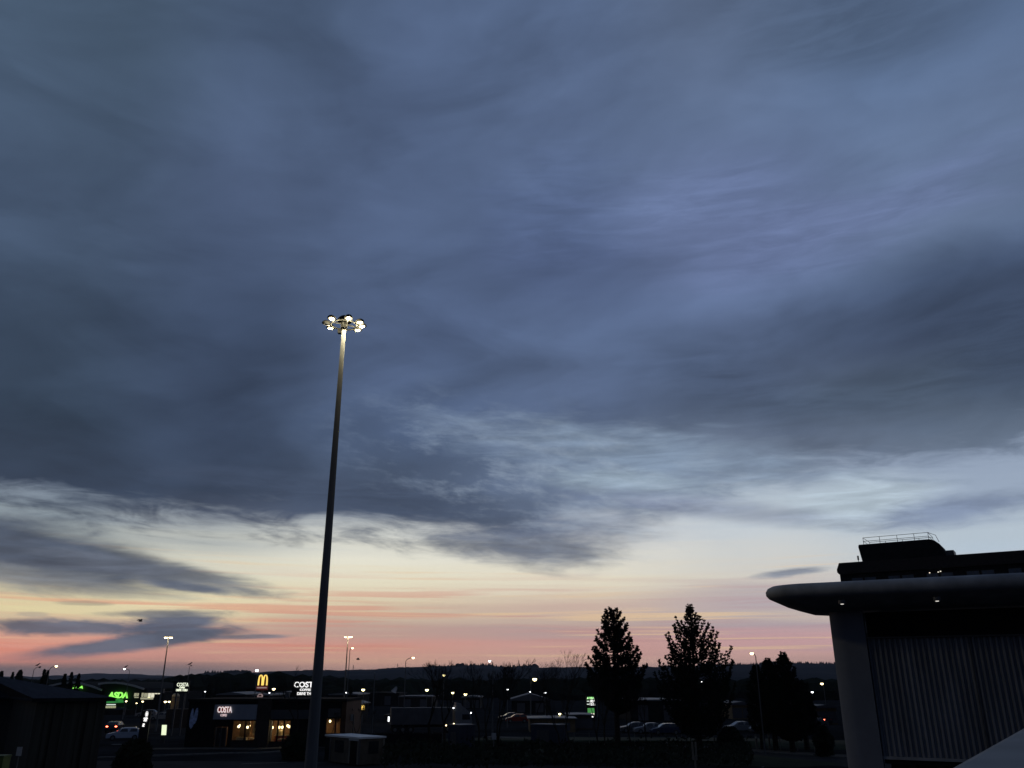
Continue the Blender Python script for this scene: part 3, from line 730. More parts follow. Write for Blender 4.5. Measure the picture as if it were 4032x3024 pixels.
x = 1.36; k = 0; prof2 = []
while x < 23.9:
    prof2 += [(x, 0.24), (x + 0.03, 0.15), (x + 0.095, 0.15), (x + 0.125, 0.24)]
    x += 0.195
vs = [(q[0], q[1], z) for z in (4.27, 8.58) for q in prof2]; n_ = len(prof2)
b.add(vs, [(i, i+1, n_+i+1, n_+i) for i in range(n_-1)])
b.build('ribbed_cladding', M['rib'], cb)
MB().box(1.36, 24, 0.25, 0.45, 4.2, 8.62).build('backing_wall', M['darkwall'], cb)
MB().box(1.36, 24, 1.0, 1.2, 8.5, ZC).build('clerestory_band', M['black'], cb)
MB().box(1.36, 24, 0.02, 0.34, 8.585, 8.64).build('cladding_cap', M['darksteel'], cb)
for xx in (4.95, 8.85, 12.75, 16.65, 20.55):
    MB().box(xx, xx+0.05, 0.10, 0.135, 4.27, 8.58).build('sheet_joint', M['darksteel'], cb)
MB().box(1.36, 24, 0.10, 0.34, 4.16, 4.265).build('cladding_sill', M['zinc'], cb)
MB().box(1.4, 24, 0.2, 3.0, 4.0, 4.15).build('soffit', M['darkwall'], cb)
MB().box(1.4, 24, 3.0, 3.2, 0, 4.0).build('ground_floor_glazing', M['carglass'], cb)
for xx in (2.3, 3.3, 8.2, 9.0, 14.5, 20.0):
    MB().tube([(xx,1.2,0),(xx,1.2,4.0)], 0.14, 10).build('column', M['timber'] if xx < 4 else M['concrete'], cb)
for (px, py) in ((3315, 2372), (3689, 2360)):
    # downlights let into the sloping soffit of the canopy
    d = ray(px, py); t = (ZC + 0.02 - CAMZ) / d.z; wpt = Vector((0,0,CAMZ)) + d * t
    loc = Matrix.Rotation(-A27, 3, 'Z') @ (wpt - Vector((13.0,35.0,0)))
    zz = ZC + 0.0
    f_ = MB().tube([(loc.x, loc.y, ZC-0.03),(loc.x, loc.y, ZC+0.1)], 0.12, 10).build('downlight', M['darksteel'], cb)
    MB().tube([(loc.x, loc.y, ZC-0.05),(loc.x, loc.y, ZC-0.032)], 0.055, 10).build('lens', mat('soffit_lamp_glow',(1,0.9,0.8),0.5,emit=0.9,ecol=(1,0.93,0.85)), f_)

# ------------------------------------------------------------------ the dark hotel-like block behind it
A33 = math.radians(-33)
ht = tag(empty('office_block', (47.1, 120.0, 0), A33), 'tall dark block with rooftop plant room and handrail behind the canopy building', 'building')
HR = 22.9
MB().box(0, 46, 0, 18, 0, HR - 0.3).build('wall', M['darkwall'], ht)
MB().prism([(-0.25,HR-1.3),(0,HR-1.6),(46,HR-1.6),(46,HR),(0.15,HR),(-0.25,HR-0.9)], -0.35, -0.001).build('parapet_band', M['brick'], ht)
MB().box(0.1, 46, 0, 18.0, HR-0.3, HR-0.1).build('roof', M['darkwall'], ht)
pr = MB().prism([(3.3,HR-0.09),(13.9,HR-0.09),(13.8,HR+0.9),(13.45,HR+1.7),(12.9,HR+2.2),(12.3,HR+2.42),(3.1,HR+2.42),(3.0,HR+2.1)], 0.05, 6).build('plant_room', M['darkwall'], ht)
MB().box(13.95, 15.0, 0.3, 3, HR-0.09, HR+0.75).build('vent_housing', M['darksteel'], ht)
b = MB(); T = HR + 2.42
for xx in (3.7, 5.9, 8.2, 10.4, 12.2):
    for yy in (0.6, 5.4): b.tube([(xx,yy,T),(xx,yy,T+1.0)], 0.035, 5)
for yy in (0.6, 5.4):
    for hh in (0.5, 1.0): b.tube([(3.7,yy,T+hh),(12.2,yy,T+hh)], 0.035, 5)
b.tube([(12.2,0.6,T+1.0),(13.1,0.6,T+0.55),(13.4,0.6,T-0.4)], 0.035, 5)
for xx in (3.7, 12.2):
    for hh in (0.5, 1.0): b.tube([(xx,0.6,T+hh),(xx,5.4,T+hh)], 0.035, 5)
b.build('railing', M['darksteel'], ht)
b = MB(); b.tube([(2.6,1,HR-0.1),(2.6,1,HR+0.4)], 0.04, 5); b.tube([(2.6,1,HR+0.4),(2.6,1,HR+1.0)], 0.12, 6); b.build('antenna', M['darksteel'], ht)
xw = 1.6; k = 0
while xw < 44:
    w_ = 1.35
    for fl in range(5):
        z1 = HR - 2.25 - fl * 3.0
        fr = MB(); fr.box(xw-0.06, xw+w_+0.06, -0.05, -0.001, z1-1.45, z1+0.06)
        f_ = fr.build('window', M['darksteel'], ht)
        if fl == 0 or fl == 1: MB().box(xw, xw+w_/2-0.03, -0.08, -0.052, z1-1.39, z1).box(xw+w_/2+0.03, xw+w_, -0.08, -0.052, z1-1.39, z1).build('pane', M['blueglass'], f_)
    xw += 1.75 if k % 2 == 0 else 3.1
    k += 1
for px, py in ((3661, 2256), (3695, 2253), (3704, 2250)):
    d = ray(px, py)
    # on the facade plane
    n2 = Vector((math.sin(-A33), math.cos(-A33) )); 
    ex, ey = math.cos(A33), math.sin(A33)
    t = (47.1*(-ey) + 120.0*ex) / (d.x*(-ey) + d.y*ex)
    w_ = Vector((0,0,CAMZ)) + d * t; lo = Matrix.Rotation(-A33, 3, 'Z') @ (w_ - Vector((47.1,120,0)))
    MB().ell((lo.x, -0.16, lo.z), (0.10,0.06,0.07), 8, 4).build('wall_light', mat('faint_lamp_glow',(1,0.9,0.7),0.5,emit=1.0,ecol=(1,0.92,0.75)), ht)

# ------------------------------------------------------------------ parapet beside the camera
ZP = CAMZ - 0.25
p0 = gp(3790, 3024, ZP); p1 = gp(4032, 2880, ZP)
dv = (Vector(p1) - Vector(p0)).normalized(); nv = Vector((dv.y, -dv.x))
p0 = tuple(Vector(p0) - nv * 0.07)
e = tag(empty('parapet_wall', (p0[0], p0[1], 0), math.atan2(dv.y, dv.x)), 'pale concrete parapet top at the bottom right corner, nearest to the viewer', 'parapet')
b = MB(); b.prism([(-0.9,6.35),(9,6.35),(9,6.66),(-0.9,6.66)], -1.6, -0.05); 
b.build('wall', M['concrete'], e)
cp = MB()
sec = [(0.0,6.60),(0.0,6.70),(-0.02,6.735),(-0.06,ZP),(-1.6,ZP+0.02),(-1.66,6.70),(-1.66,6.60)]
vs = [(x, y, z) for x in (-1.0, 2.0, 5.0, 9.1) for y, z in sec]; n_ = len(sec)
cp.add(vs, [(j*n_+k, (j+1)*n_+k, (j+1)*n_+(k+1) % n_, j*n_+(k+1) % n_) for j in range(3) for k in range(n_)] + [tuple(range(n_)), tuple(range(4*n_-1, 3*n_-1, -1))])
cp.build('coping', M['concrete'], e)
MB().box(-0.9, 9, -1.5, -0.1, 0, 6.35).build('retaining_wall', M['darkwall'], e)

# ------------------------------------------------------------------ dark shed at the lower left
AS = math.atan2(0.626, 0.78)
sh = tag(empty('dark_shed', (-36.6, 67.7, 0), AS), 'dark sheet-clad shed with blue-grey hipped roof at the lower left', 'shed')
SE = 5.72
b = MB(); b.slab([(0,0),(5.0,0),(5.0,26),(-14,26),(-14,22),(0,10)], 0, SE-0.12); b.build('wall', M['shedwall'], sh)
ap = (-2.0, 20.0, 7.75)
b = MB(); ev = [(-0.4,-0.4),(5.5,-0.4),(5.5,26.5),(-14.5,26.5),(-14.5,22),(-0.4,9.5)]
vs = [(x, y, SE) for x, y in ev] + [ap] + [(x, y, SE-0.2) for x, y in ev]
b.add(vs, [(i, (i+1) % 6, 6) for i in range(6)] + [(7+i, 7+(i+1) % 6, (i+1) % 6, i) for i in range(6)] + [tuple(range(12, 6, -1))])
b.build('roof', M['shedroof'], sh)
b = MB(); b.box(-0.45, 5.55, -0.50, -0.405, SE-0.28, SE-0.02); b.build('gutter', M['black'], sh)
for xx in (0.9, 2.1, 3.3, 4.5):
    MB().box(xx-0.14, xx+0.14, -0.10, -0.001, 0, SE-0.2).build('wall_rib', M['shedwall'], sh)
for xx in (1.25, 3.65): MB().box(xx-0.05, xx+0.05, -0.16, -0.06, 0, SE-0.2).build('downpipe', M['black'], sh)

# ------------------------------------------------------------------ supermarket
D = 200.0; XL = X(225, 2750, D); ox = X(470, 2750, D)
sm = tag(empty('supermarket', (ox, D, 0)), 'supermarket with two arched roofs and glowing green letters, far left', 'supermarket')
def lx(px, D=200.0): return X(px, 2750, D) - ox
def arch_roof(pts, name='arched_roof'):
    q = [(X(px, py, D) - ox, Z(py, D)) for px, py in pts]
    b = MB()
    outl = q + [(x, z - 0.32) for x, z in reversed(q)]
    b.prism(outl, -1.2, 26)
    b.build(name, M['darkwall'], sm)
    MB().prism([(x, z + 0.03) for x, z in q] + [(x, z - 0.36) for x, z in reversed(q)], -1.4, -1.201).build('roof_edge', mat('pale_roof_edge_trim',(0.5,0.48,0.44),0.7,0.15,1.0), sm)
    w = [(x, z - 0.33) for x, z in q]
    MB().prism([(w[0][0], 0)] + w + [(w[-1][0], 0)][::1], 0.0, 0.3).build('gable_wall', mat('dark_green_wall',(0.014,0.022,0.016),0.6,0.3,0.5), sm)
arch_roof([(150,2712),(195,2700),(232,2692),(262,2686),(292,2684),(330,2688),(372,2699),(412,2714)])
arch_roof([(398,2690),(430,2686),(465,2685),(500,2689),(540,2698),(577,2710)])
MB().box(lx(150), lx(420), 0.35, 25, 0, Z(2716,D)).build('west_hall', M['darkwall'], sm)
MB().box(lx(400), lx(640), 0.35, 25, 0, Z(2726,D)).build('east_hall', M['darkwall'], sm)
MB().box(lx(575), lx(642), -0.4, 0.3, Z(2729,D), Z(2712,D)).build('fascia', M['darksteel'], sm)
text('ASDA', lx(468), Z(2748,D), (Z(2722,D)-Z(2748,D))*0.86, M['green'], sm, y=-0.6, stretch=0.98, bold=0.055, depth=0.12, shear=0.12)
text('ASDA', lx(304), Z(2711,D), 0.55, M['green'], sm, y=-0.6, stretch=1.1, bold=0.03, depth=0.12, shear=0.12)
MB().prism([(lx(424), Z(2768,D)), (lx(492), Z(2766,D)), (lx(488), Z(2754,D)), (lx(452), Z(2753,D))], -3.0, -0.3).build('entrance_canopy', M['greendim'], sm)
for a_, c_ in ((422, 431), (449, 483)):
    MB().box(lx(a_), lx(c_), -3.3, -3.05, Z(2774.5,D), Z(2771,D)).build('strip_light', M['strip'], sm)
b = MB()
for a_ in (421, 428, 435, 442, 449, 456):
    b.box(lx(a_), lx(a_+5.5), -0.12, -0.02, Z(2788,D), Z(2779,D))
b.build('lobby_glazing', M['shopwin'], sm)
wins = [(527,537,2729,2742,0),(539,545,2729,2741,0),(556,564,2728,2744,0),(566,580,2729,2744,0),(582,592,2729,2747,1),(594,606,2728,2746,1),(608,618,2728,2733,1),(620,631,2728,2733,1),(554,604,2746,2754,0),(529,546,2744,2748,0)]
for a_, c_, t_, u_, br in wins:
    fr = MB().box(lx(a_)-0.06, lx(c_)+0.06, -0.055, -0.001, Z(u_,D)-0.06, Z(t_,D)+0.06).build('window', M['darksteel'], sm)
    MB().box(lx(a_), lx(c_), -0.12, -0.056, Z(u_,D), Z(t_,D)).build('pane', M['shopwin2'] if br else M['shopwin'], fr)
MB().box(lx(395), lx(700), -9, -8.9, 0, Z(2790,D)).build('trolley_park_screen', M['darkwall'], sm)

# domed silo
D = 150.0; x0 = X(690, 2760, D)
e = tag(empty('storage_silo', (x0, D, 0)), 'pale tan domed silo with dark bands under the left coffee sign', 'silo')
w = (X(704,2760,D)-X(676,2760,D))/2; zt = Z(2742, D)
b = MB(); b.tube([(0,0,0),(0,0,zt)], w, 16); b.build('drum', M['tan'], e, smooth=False)
MB().ell((0,0,zt+0.01), (w,w,Z(2729,D)-zt), 16, 6, 0.0, 1.0).build('dome', mat('sandy_dome',(0.42,0.36,0.24),0.7,0.2,2.0), e, smooth=True)
for zz in (zt-0.15, Z(2757,D), Z(2784,D)): MB().tube([(0,0,zz-0.06),(0,0,zz+0.06)], w+0.03, 16).build('band', M['darksteel'], e)
pl = bpy.data.lights.new('silo_light', 'POINT'); pl.energy = 120; pl.color = (1,0.85,0.6); pl.shadow_soft_size = 0.2
lo = bpy.data.objects.new('silo_light', pl); COL.objects.link(lo); lo.parent = e; lo.location = (-3.0, -4.0, 3.5)

D = 140.0; x0 = X(700, 2800, D)
e = tag(empty('yard_wall', (x0, D, 0)), 'dark low yard wall hiding the foot of the domed silo', 'wall')
MB().box(X(655,2800,D)-x0, X(742,2800,D)-x0, 0, 0.3, 0, Z(2793,D)).build('wall', M['brick'], e)
MB().box(X(655,2800,D)-x0-0.05, X(742,2800,D)-x0+0.05, -0.05, 0.35, Z(2793,D)+0.001, Z(2793,D)+0.1).build('coping', M['kerb'], e)

# ------------------------------------------------------------------ sheds and halls in the distance
def hall(pxa, pxb, pyt, D, label, roofm='greyroof', rise=0.7, depth=18, lip=0.35, wallm='darkwall', eave=None, name='warehouse', cat='warehouse'):
    a_, c_ = X(pxa, pyt, D), X(pxb, pyt, D); zt = Z(pyt, D); w = (c_ - a_) / 2
    e = tag(empty(name, ((a_+c_)/2, D, 0)), label, cat)
    ze = eave if eave is not None else zt - rise - lip
    MB().box(-w, w, 0, depth, 0, ze).build('wall', M[wallm], e)
    MB().prism([(-w-0.3, ze), (w+0.3, ze), (w+0.3, ze+lip), (0, ze+lip+rise), (-w-0.3, ze+lip)], -0.4, depth+0.4).build('roof', M[roofm], e)
    n_ = max(2, int(w / 3)); 
    for k in range(n_):
        xx = -w + (k + 0.5) * 2 * w / n_
        MB().box(xx-0.9, xx+0.9, -0.06, -0.001, 0.2, min(2.8, ze-0.5)).build('roller_door', M['greyroof'], e)
    return e
hall(858, 965, 2725, 230, 'low hall with a thin pale roof edge above the coffee shop', 'paleroof', 0.5, lip=0.2)
hall(1000, 1062, 2732, 210, 'small flat hall with pale roof edge left of the brick pier', 'paleroof', 0.2, lip=0.2)
hall(1062, 1170, 2722, 240, 'long hall with pale roof edge between arches sign and right coffee sign', 'paleroof', 0.2, lip=0.2)
hall(1298, 1408, 2728, 230, 'hall with a pale roof edge directly right of the big mast', 'paleroof', 0.3, lip=0.25)
hall(1310, 1384, 2765, 150, 'low building with pale curved roof edge behind the coffee shop', 'paleroof', 0.4, lip=0.15)
hall(1400, 1570, 2726, 260, 'wide dark warehouse with a steam plume over its roof', 'darkwall', 0.2)
hall(1572, 1700, 2740, 230, 'long warehouse with a thin speckled pale roof edge behind bare trees', 'greyroof', 0.1, lip=0.25, wallm='brick')
hall(1820, 1890, 2741, 230, 'short hall behind the lorry with faint pale roof edge', 'greyroof', 0.2, lip=0.25)
e = hall(2015, 2160, 2731, 200, 'warehouse with a broad grey pitched roof under the brightest yellow lamp', 'greyroof', 1.2, lip=0.3)
hall(2480, 2680, 2754, 160, 'long low hall with pale streaked roof edge between the two big conifers', 'paleroof', 0.1, lip=0.14)
hall(2880, 2960, 2762, 170, 'small hall with pale roof between pointed conifer and conifer clump', 'greyroof', 0.3, wallm='tan')
hall(3205, 3290, 2775, 150, 'low sandy building behind the red tail light on the right', 'greyroof', 0.2, wallm='tan')
hall(2085, 2265, 2826, 128, 'low building with a sandy orange wall behind the blue cabin', 'paleroof', 0.05, lip=0.12, wallm='tan', depth=8)
hall(1520, 1625, 2812, 160, 'dark gateway building flanked by two lit white posts', 'brick', 0.1, lip=0.25, depth=8)
hall(2240, 2330, 2812, 135, 'small sandy kiosk building left of the green price totem', 'paleroof', 0.05, lip=0.1, wallm='cabin', depth=7)

# ------------------------------------------------------------------ coffee drive-through
D = 100.0; ox = X(1050, 2850, D)
cf = tag(empty('coffee_shop', (ox, D, 0)), 'dark low coffee drive-through with warm lit windows left of the big mast', 'cafe')
def cx(px): return X(px, 2850, 100.0) - ox
def cz(py): return Z(py, 100.0)
ZR = cz(2752)
def wallseg(a_, c_, z0=0.0, z1=None, m='black', y0=0.0, y1=0.25, name='wall'):
    return MB().box(cx(a_), cx(c_), y0, y1, z0, z1 if z1 is not None else ZR-0.3).build(name, M[m], cf)
wallseg(735, 848); wallseg(900, 917); wallseg(848, 900, cz(2862)); wallseg(1145, 1283); wallseg(917, 1145, cz(2838), name='lintel'); wallseg(917, 1012, 0, cz(2916), 'brick', name='stall_riser'); wallseg(1065, 1145, 0, cz(2921), 'brick', name='stall_riser')
wallseg(1283, 1342, cz(2828), name='lintel'); wallseg(1283, 1342, 0, cz(2892), 'orange', name='stall_riser')
wallseg(1342, 1360, 0, None, 'orange')
MB().box(cx(1012), cx(1065), -0.5, 1.0, 0, cz(2750)).build('brick_pier', M['brick'], cf)
MB().box(cx(735), cx(1360), 9.75, 10, 0, ZR-0.3).build('back_wall', M['warmwall'], cf)
MB().box(cx(735), cx(735)+0.25, 0.26, 9.7, 0, ZR-0.3).build('end_wall', M['black'], cf)
MB().box(cx(1360)-0.25, cx(1360), 0.26, 9.7, 0, ZR-0.3).build('end_wall', M['orange'], cf)
MB().box(cx(732), cx(1363), -0.3, 10.3, ZR-0.28, ZR).build('roof', M['black'], cf)
MB().box(cx(736), cx(1359), 0.27, 9.7, 0.01, 0.06).build('floor', M['floor'], cf)
MB().box(cx(736), cx(1359), 0.27, 9.7, cz(2832), cz(2832)+0.1).build('ceiling', M['cream'], cf)
# fascia panels with the lettering
MB().prism([(cx(841), cz(2832)), (cx(1011), cz(2833)), (cx(1011), cz(2774)), (cx(843), cz(2774))], -0.42, -0.02).build('fascia_panel', M['fascia'], cf)
MB().box(cx(1066), cx(1250), -0.35, -0.02, cz(2831), cz(2795)).build('fascia_panel', mat('dark_slate_fascia_panel',(0.045,0.05,0.055),0.6,0.1,1.0), cf)
MB().box(cx(1290), cx(1338), -0.2, -0.02, cz(2824), cz(2790)).build('fascia_panel', M['darksteel'], cf)
text('COSTA', cx(884), cz(2805), cz(2782)-cz(2805), M['textp'], cf, y=-0.5, stretch=0.56, bold=0.012, depth=0.05)
MB().box(cx(856), cx(908), -0.44, -0.422, cz(2807), cz(2781)).build('sign_backing', M['maroon'], cf)
for o_ in cf.children:
    if o_.name.startswith('lettering'): o_.data.materials[0] = mat('white_pink_lit_letter',(1,0.9,0.9),0.5,emit=0.7,ecol=(1,0.88,0.86))
text('COFFEE', cx(882), cz(2820), cz(2811)-cz(2820), M['textp'], cf, y=-0.46, stretch=0.6, bold=0.0, depth=0.03)
# windows
def window(a_, c_, t_, u_, splits):
    fr = MB(); f_ = 0.06
    fr.box(cx(a_)-f_, cx(a_), -0.04, 0.16, cz(u_)-f_, cz(t_)+f_).box(cx(c_), cx(c_)+f_, -0.04, 0.16, cz(u_)-f_, cz(t_)+f_)
    fr.box(cx(a_), cx(c_), -0.04, 0.16, cz(t_), cz(t_)+f_).box(cx(a_), cx(c_), -0.04, 0.16, cz(u_)-f_, cz(u_))
    for s_ in splits: fr.box(cx(s_)-0.07, cx(s_)+0.07, -0.035, 0.155, cz(u_)+0.001, cz(t_)-0.001)
    w_ = fr.build('window', M['black'], cf)
    MB().box(cx(a_)+0.002, cx(c_)-0.002, 0.05, 0.07, cz(u_)+0.002, cz(t_)-0.002).build('pane', M['glass'], w_)
window(918, 1010, 2839, 2915, (967,)); window(1066, 1143, 2834, 2920, (1095, 1119)); window(1285, 1340, 2829, 2890, (1321,))
dr = MB().box(cx(852), cx(856), -0.03, 0.15, 0, cz(2863)).box(cx(892), cx(896), -0.03, 0.15, 0, cz(2863)).box(cx(873), cx(876), -0.03, 0.15, 0, cz(2863)).build('door', M['darksteel'], cf)
MB().box(cx(856)+0.01, cx(892)-0.01, 0.05, 0.08, 0.08, cz(2864)).build('pane', M['carglass'], dr)
MB().box(cx(874)-0.15, cx(874)-0.1, -0.1, -0.04, 0.9, 1.5).build('handle', M['steel'], dr)
# interior
MB().box(cx(1066), cx(1120), 2.2, 2.9, 0.06, cz(2899)).build('counter', M['maroon'], cf)
MB().box(cx(1068), cx(1096), 2.3, 2.8, cz(2899)+0.01, cz(2880)).build('display_case', M['shelf'], cf)
MB().box(cx(1064), cx(1122), 2.1, 2.95, cz(2899)-0.08, cz(2899)-0.0).build('counter_top', M['cream'], cf)
MB().box(cx(1100), cx(1142), 6.0, 6.3, 0.06, cz(2872)).build('shelf_unit', M['shelf'], cf)
MB().box(cx(1130), cx(1143), 3.0, 3.1, cz(2885), cz(2836)).build('menu_board', M['cream'], cf)
MB().box(cx(978), cx(1009), 2.0, 2.1, cz(2900), cz(2838)).build('partition', mat('white_board',(0.75,0.70,0.55),0.8,0.35,1.5), cf)
MB().box(cx(919), cx(958), 2.6, 2.7, 0.9, cz(2838)).build('wall_panel', M['floor'], cf)
MB().box(cx(925), cx(965), 0.9, 1.5, 0.5, 0.95).build('bench_seat', M['cream'], cf)
MB().box(cx(986), cx(1002), 1.9, 1.99, cz(2870), cz(2852)).build('picture_board', M['floor'], cf)
MB().box(cx(972), cx(981), 3.0, 3.2, cz(2880), cz(2857)).build('menu_board', M['cream'], cf)
for a_, y_ in ((930, 2.2), (952, 3.2), (985, 2.2), (1003, 2.6), (1105, 1.2), (1135, 1.4), (1310, 2.0)):
    tb = MB().tube([(cx(a_), y_, 0.72), (cx(a_), y_, 0.76)], 0.42, 12).build('table', M['timber'], cf)
    MB().tube([(cx(a_), y_, 0.06), (cx(a_), y_, 0.72)], 0.05, 6).build('table_leg', M['darksteel'], tb)
for px, py, y_ in ((940,2857,2.0),(946,2853,3.5),(975,2860,2.2),(982,2854,3.4),(1067,2855,1.6),(1073,2861,2.4),(1100,2860,2.6),(1112,2860,2.0),(1133,2854,1.6),(1139,2858,2.6),(1300,2836,3.0)):
    dpt = 100.0 + y_; q = at(px, py, dpt)
    pn = MB().tube([(q.x-ox, y_, q.z), (q.x-ox, y_, cz(2832)-0.02)], 0.012, 4).build('pendant_cord', M['black'], cf)
    MB().ell((q.x-ox, y_, q.z-0.10), (0.13,0.13,0.15), 10, 6).build('pendant_globe', M['pendant'], pn, smooth=True)
MB().box(cx(1078), cx(1085), 1.5, 1.55, cz(2841), cz(2837)).build('exit_sign', M['exitg'], cf)
for px, en in ((935, 30), (992, 85), (1085, 210), (1125, 210), (1305, 12)):
    pl = bpy.data.lights.new('cafe_light', 'POINT'); pl.energy = en; pl.color = (1,0.74,0.42); pl.shadow_soft_size = 0.25
    lo = bpy.data.objects.new('cafe_light', pl); COL.objects.link(lo); lo.parent = cf; lo.location = (cx(px), 3.6 if px != 1305 else 3.0, 2.35)
MB().box(cx(1030), cx(1050), 9.0, 9.2, ZR, ZR+0.6).build('roof_vent', M['steel'], cf)
# mural of beans on the left end
bm = MB()
def spindle(b, cx0, cz0, hw, hh, lean, y=-0.05, n=18):
    pts = [(cx0 + hw*math.cos(6.283*k/n) + lean*math.sin(6.283*k/n), cz0 + hh*math.sin(6.283*k/n)) for k in range(n)]
    b.prism(pts, y, -0.004)
ccx = cx(759); ccz = cz(2828)
spindle(bm, ccx-0.22, ccz+0.05, 0.17, 1.0, 0.05); spindle(bm, ccx+0.25, ccz+0.25, 0.20, 0.85, 0.06); spindle(bm, ccx+0.0, ccz-0.35, 0.20, 0.75, 0.16, y=-0.08)
bm.build('bean_mural', M['beans'], cf)

# ------------------------------------------------------------------ signs
def board_sign(pa, pb, ta, ub, D, label, lines, m, post=True, boardm='signblack', name='pole_sign', cat='sign', stretch=1.0):
    x0, x1 = X(pa, ta, D), X(pb, ta, D); xc = (x0+x1)/2; w = (x1-x0)/2
    e = tag(empty(name, (xc, D, 0)), label, cat)
    MB().box(-w, w, -0.12, 0.12, Z(ub, D), Z(ta, D)).build('board', M[boardm], e)
    for q in (-w*0.5, w*0.5): MB().box(q-0.1, q+0.1, -0.08, 0.08, 0, Z(ub, D)-0.001).build('post', M['darksteel'], e)
    for body, pxc, base, topy, st in lines:
        text(body, X(pxc, base, D)-xc, Z(base, D), Z(topy, D)-Z(base, D), m, e, y=-0.16, stretch=st, bold=(0.016 if base-topy > 16 else 0.004), depth=0.03)
    return e
board_sign(686, 748, 2681, 2729, 120, 'black sign with glowing coffee lettering above the domed silo, left of two',
           [('COSTA', 720, 2702.5, 2688.5, 0.74), ('COFFEE', 718, 2710.5, 2704.5, 0.8), ('DRIVE THRU', 717, 2721.5, 2713, 0.70)], M['textc'])
board_sign(1153, 1262, 2678, 2744, 110, 'larger black sign with white coffee lettering partly hidden by the big mast',
           [('COSTA', 1205, 2706, 2685, 1.03), ('COFFEE', 1203, 2720, 2711.5, 1.1), ('DRIVE THRU', 1206, 2736.5, 2725.5, 0.86)], M['textw'])
# black totem with oval emblem
D = 104.0; xc = X(572, 2840, D)
e = tag(empty('entrance_totem', (xc, D, 0)), 'slim black totem with a white oval emblem and turn arrow', 'totem sign')
wv = (X(592,2840,D)-X(556,2840,D))/2
MB().box(-wv, wv, -0.12, 0.12, 0, Z(2799,D)).build('slab', M['signblack'], e)
def tx(px): return X(px, 2840, D) - xc
b = MB(); n = 20
for k in range(n):
    a, c = 6.283*k/n, 6.283*(k+1)/n
    b.tube([(tx(576)+0.16*math.cos(a), -0.15, Z(2812,D)+0.31*math.sin(a)), (tx(576)+0.16*math.cos(c), -0.15, Z(2812,D)+0.31*math.sin(c))], 0.018, 4)
b.ell((tx(576), -0.15, Z(2812,D)), (0.10,0.02,0.22), 12, 6)
b.build('oval_emblem', M['textw'], e)
text('COSTA', tx(574), Z(2831.5,D), Z(2825.5,D)-Z(2831.5,D), M['textw'], e, y=-0.14, stretch=0.62, bold=0.012)
text('DRIVE', tx(574), Z(2835.5,D), 0.09, M['textw'], e, y=-0.14, stretch=0.9, bold=0.004)
text('THRU', tx(573), Z(2840,D), 0.11, M['textw'], e, y=-0.14, stretch=1.0, bold=0.004)
b = MB(); ax, az_ = tx(570), Z(2861,D)
b.prism([(ax-0.15,az_),(ax+0.1,az_),(ax+0.1,az_+0.1),(ax-0.03,az_+0.1),(ax+0.10,az_+0.24),(ax+0.10,az_+0.34),(ax-0.14,az_+0.34),(ax-0.15,az_+0.24),(ax-0.06,az_+0.24),(ax-0.15,az_+0.12)], -0.16, -0.125)
b.build('arrow', M['textw'], e)
# lit menu board, blank plates
D = 106.0; xc = X(646, 2870, D)
e = tag(empty('menu_board', (xc, D, 0)), 'glowing pale yellow upright board left of the coffee shop', 'menu board')
MB().prism([(X(635,2895,D)-xc, Z(2895,D)), (X(655.5,2895,D)-xc, Z(2895,D)), (X(658.5,2853,D)-xc, Z(2853,D)), (X(638,2853,D)-xc, Z(2853,D))], -0.04, 0.10).build('case', M['darksteel'], e)
MB().prism([(X(636,2894,D)-xc, Z(2894,D)), (X(654.5,2894,D)-xc, Z(2894,D)), (X(657.5,2854.5,D)-xc, Z(2854.5,D)), (X(639,2855,D)-xc, Z(2854.5,D))], -0.09, -0.045).build('lit_face', M['board'], e)
MB().box(-0.25, 0.25, -0.03, 0.05, 0, Z(2895,D)-0.001).build('post', M['darksteel'], e)
def plate(pa, pb, ta, ub, D, label, ppx=None, lean=0.0):
    xc = X((pa+pb)/2, ta, D); w = (X(pb, ta, D)-X(pa, ta, D))/2
    e = tag(empty('sign_plate', (xc, D, 0)), label, 'sign')
    MB().box(-w, w, -0.03, 0.0, Z(ub,D), Z(ta,D)).build('plate', M['signface'], e)
    MB().tube([(0,0.04,0),(0,0.04,Z(ta,D)-0.02)], 0.035, 6).build('post', M['steel'], e)
plate(1936, 1953, 2886, 2912, 86, 'small blank grey upright plate on a thin post, below the tall curved lamp')
plate(69, 89, 2941, 2976, 50, 'small blank grey plate on a thin post in front of the dark shed')
# arches sign on its pole
D = 175.0; xc = X(1035, 2690, D)
e = tag(empty('arches_sign', (xc, D, 0)), 'tall pole sign with large glowing yellow double arches on dark red', 'sign')
def ax_(px): return X(px, 2690, D) - xc
def arches(b, x0, x1, z0, z1, y, wl):
    """two tall parabola-like arches joined in the middle; legs thicker than the crowns"""
    mid = (x0 + x1) / 2; out = []
    for a, c in ((x0, mid), (mid, x1)):
        n = 22; ce = (a + c) / 2; hw = (c - a) / 2 - wl * 0.28
        prev = None
        for k in range(n + 1):
            t = math.pi * k / n
            x = ce - hw * math.copysign(abs(math.cos(t)) ** 0.75, math.cos(t)); z = z0 + (z1 - z0 - wl*0.3) * (math.sin(t) ** 0.62)
            out.append((x, z, wl * (0.62 + 0.38 * abs(math.cos(t)))))
    for half in (out[:23], out[23:]):
        b.tube([(x, y, z) for x, z, _ in half], [w_ * 0.45 for _, _, w_ in half], 6)
b = MB(); arches(b, ax_(1017), ax_(1054), Z(2698.5,D), Z(2656.5,D), -0.25, 0.36); b.build('arches_logo', M['arch'], e)
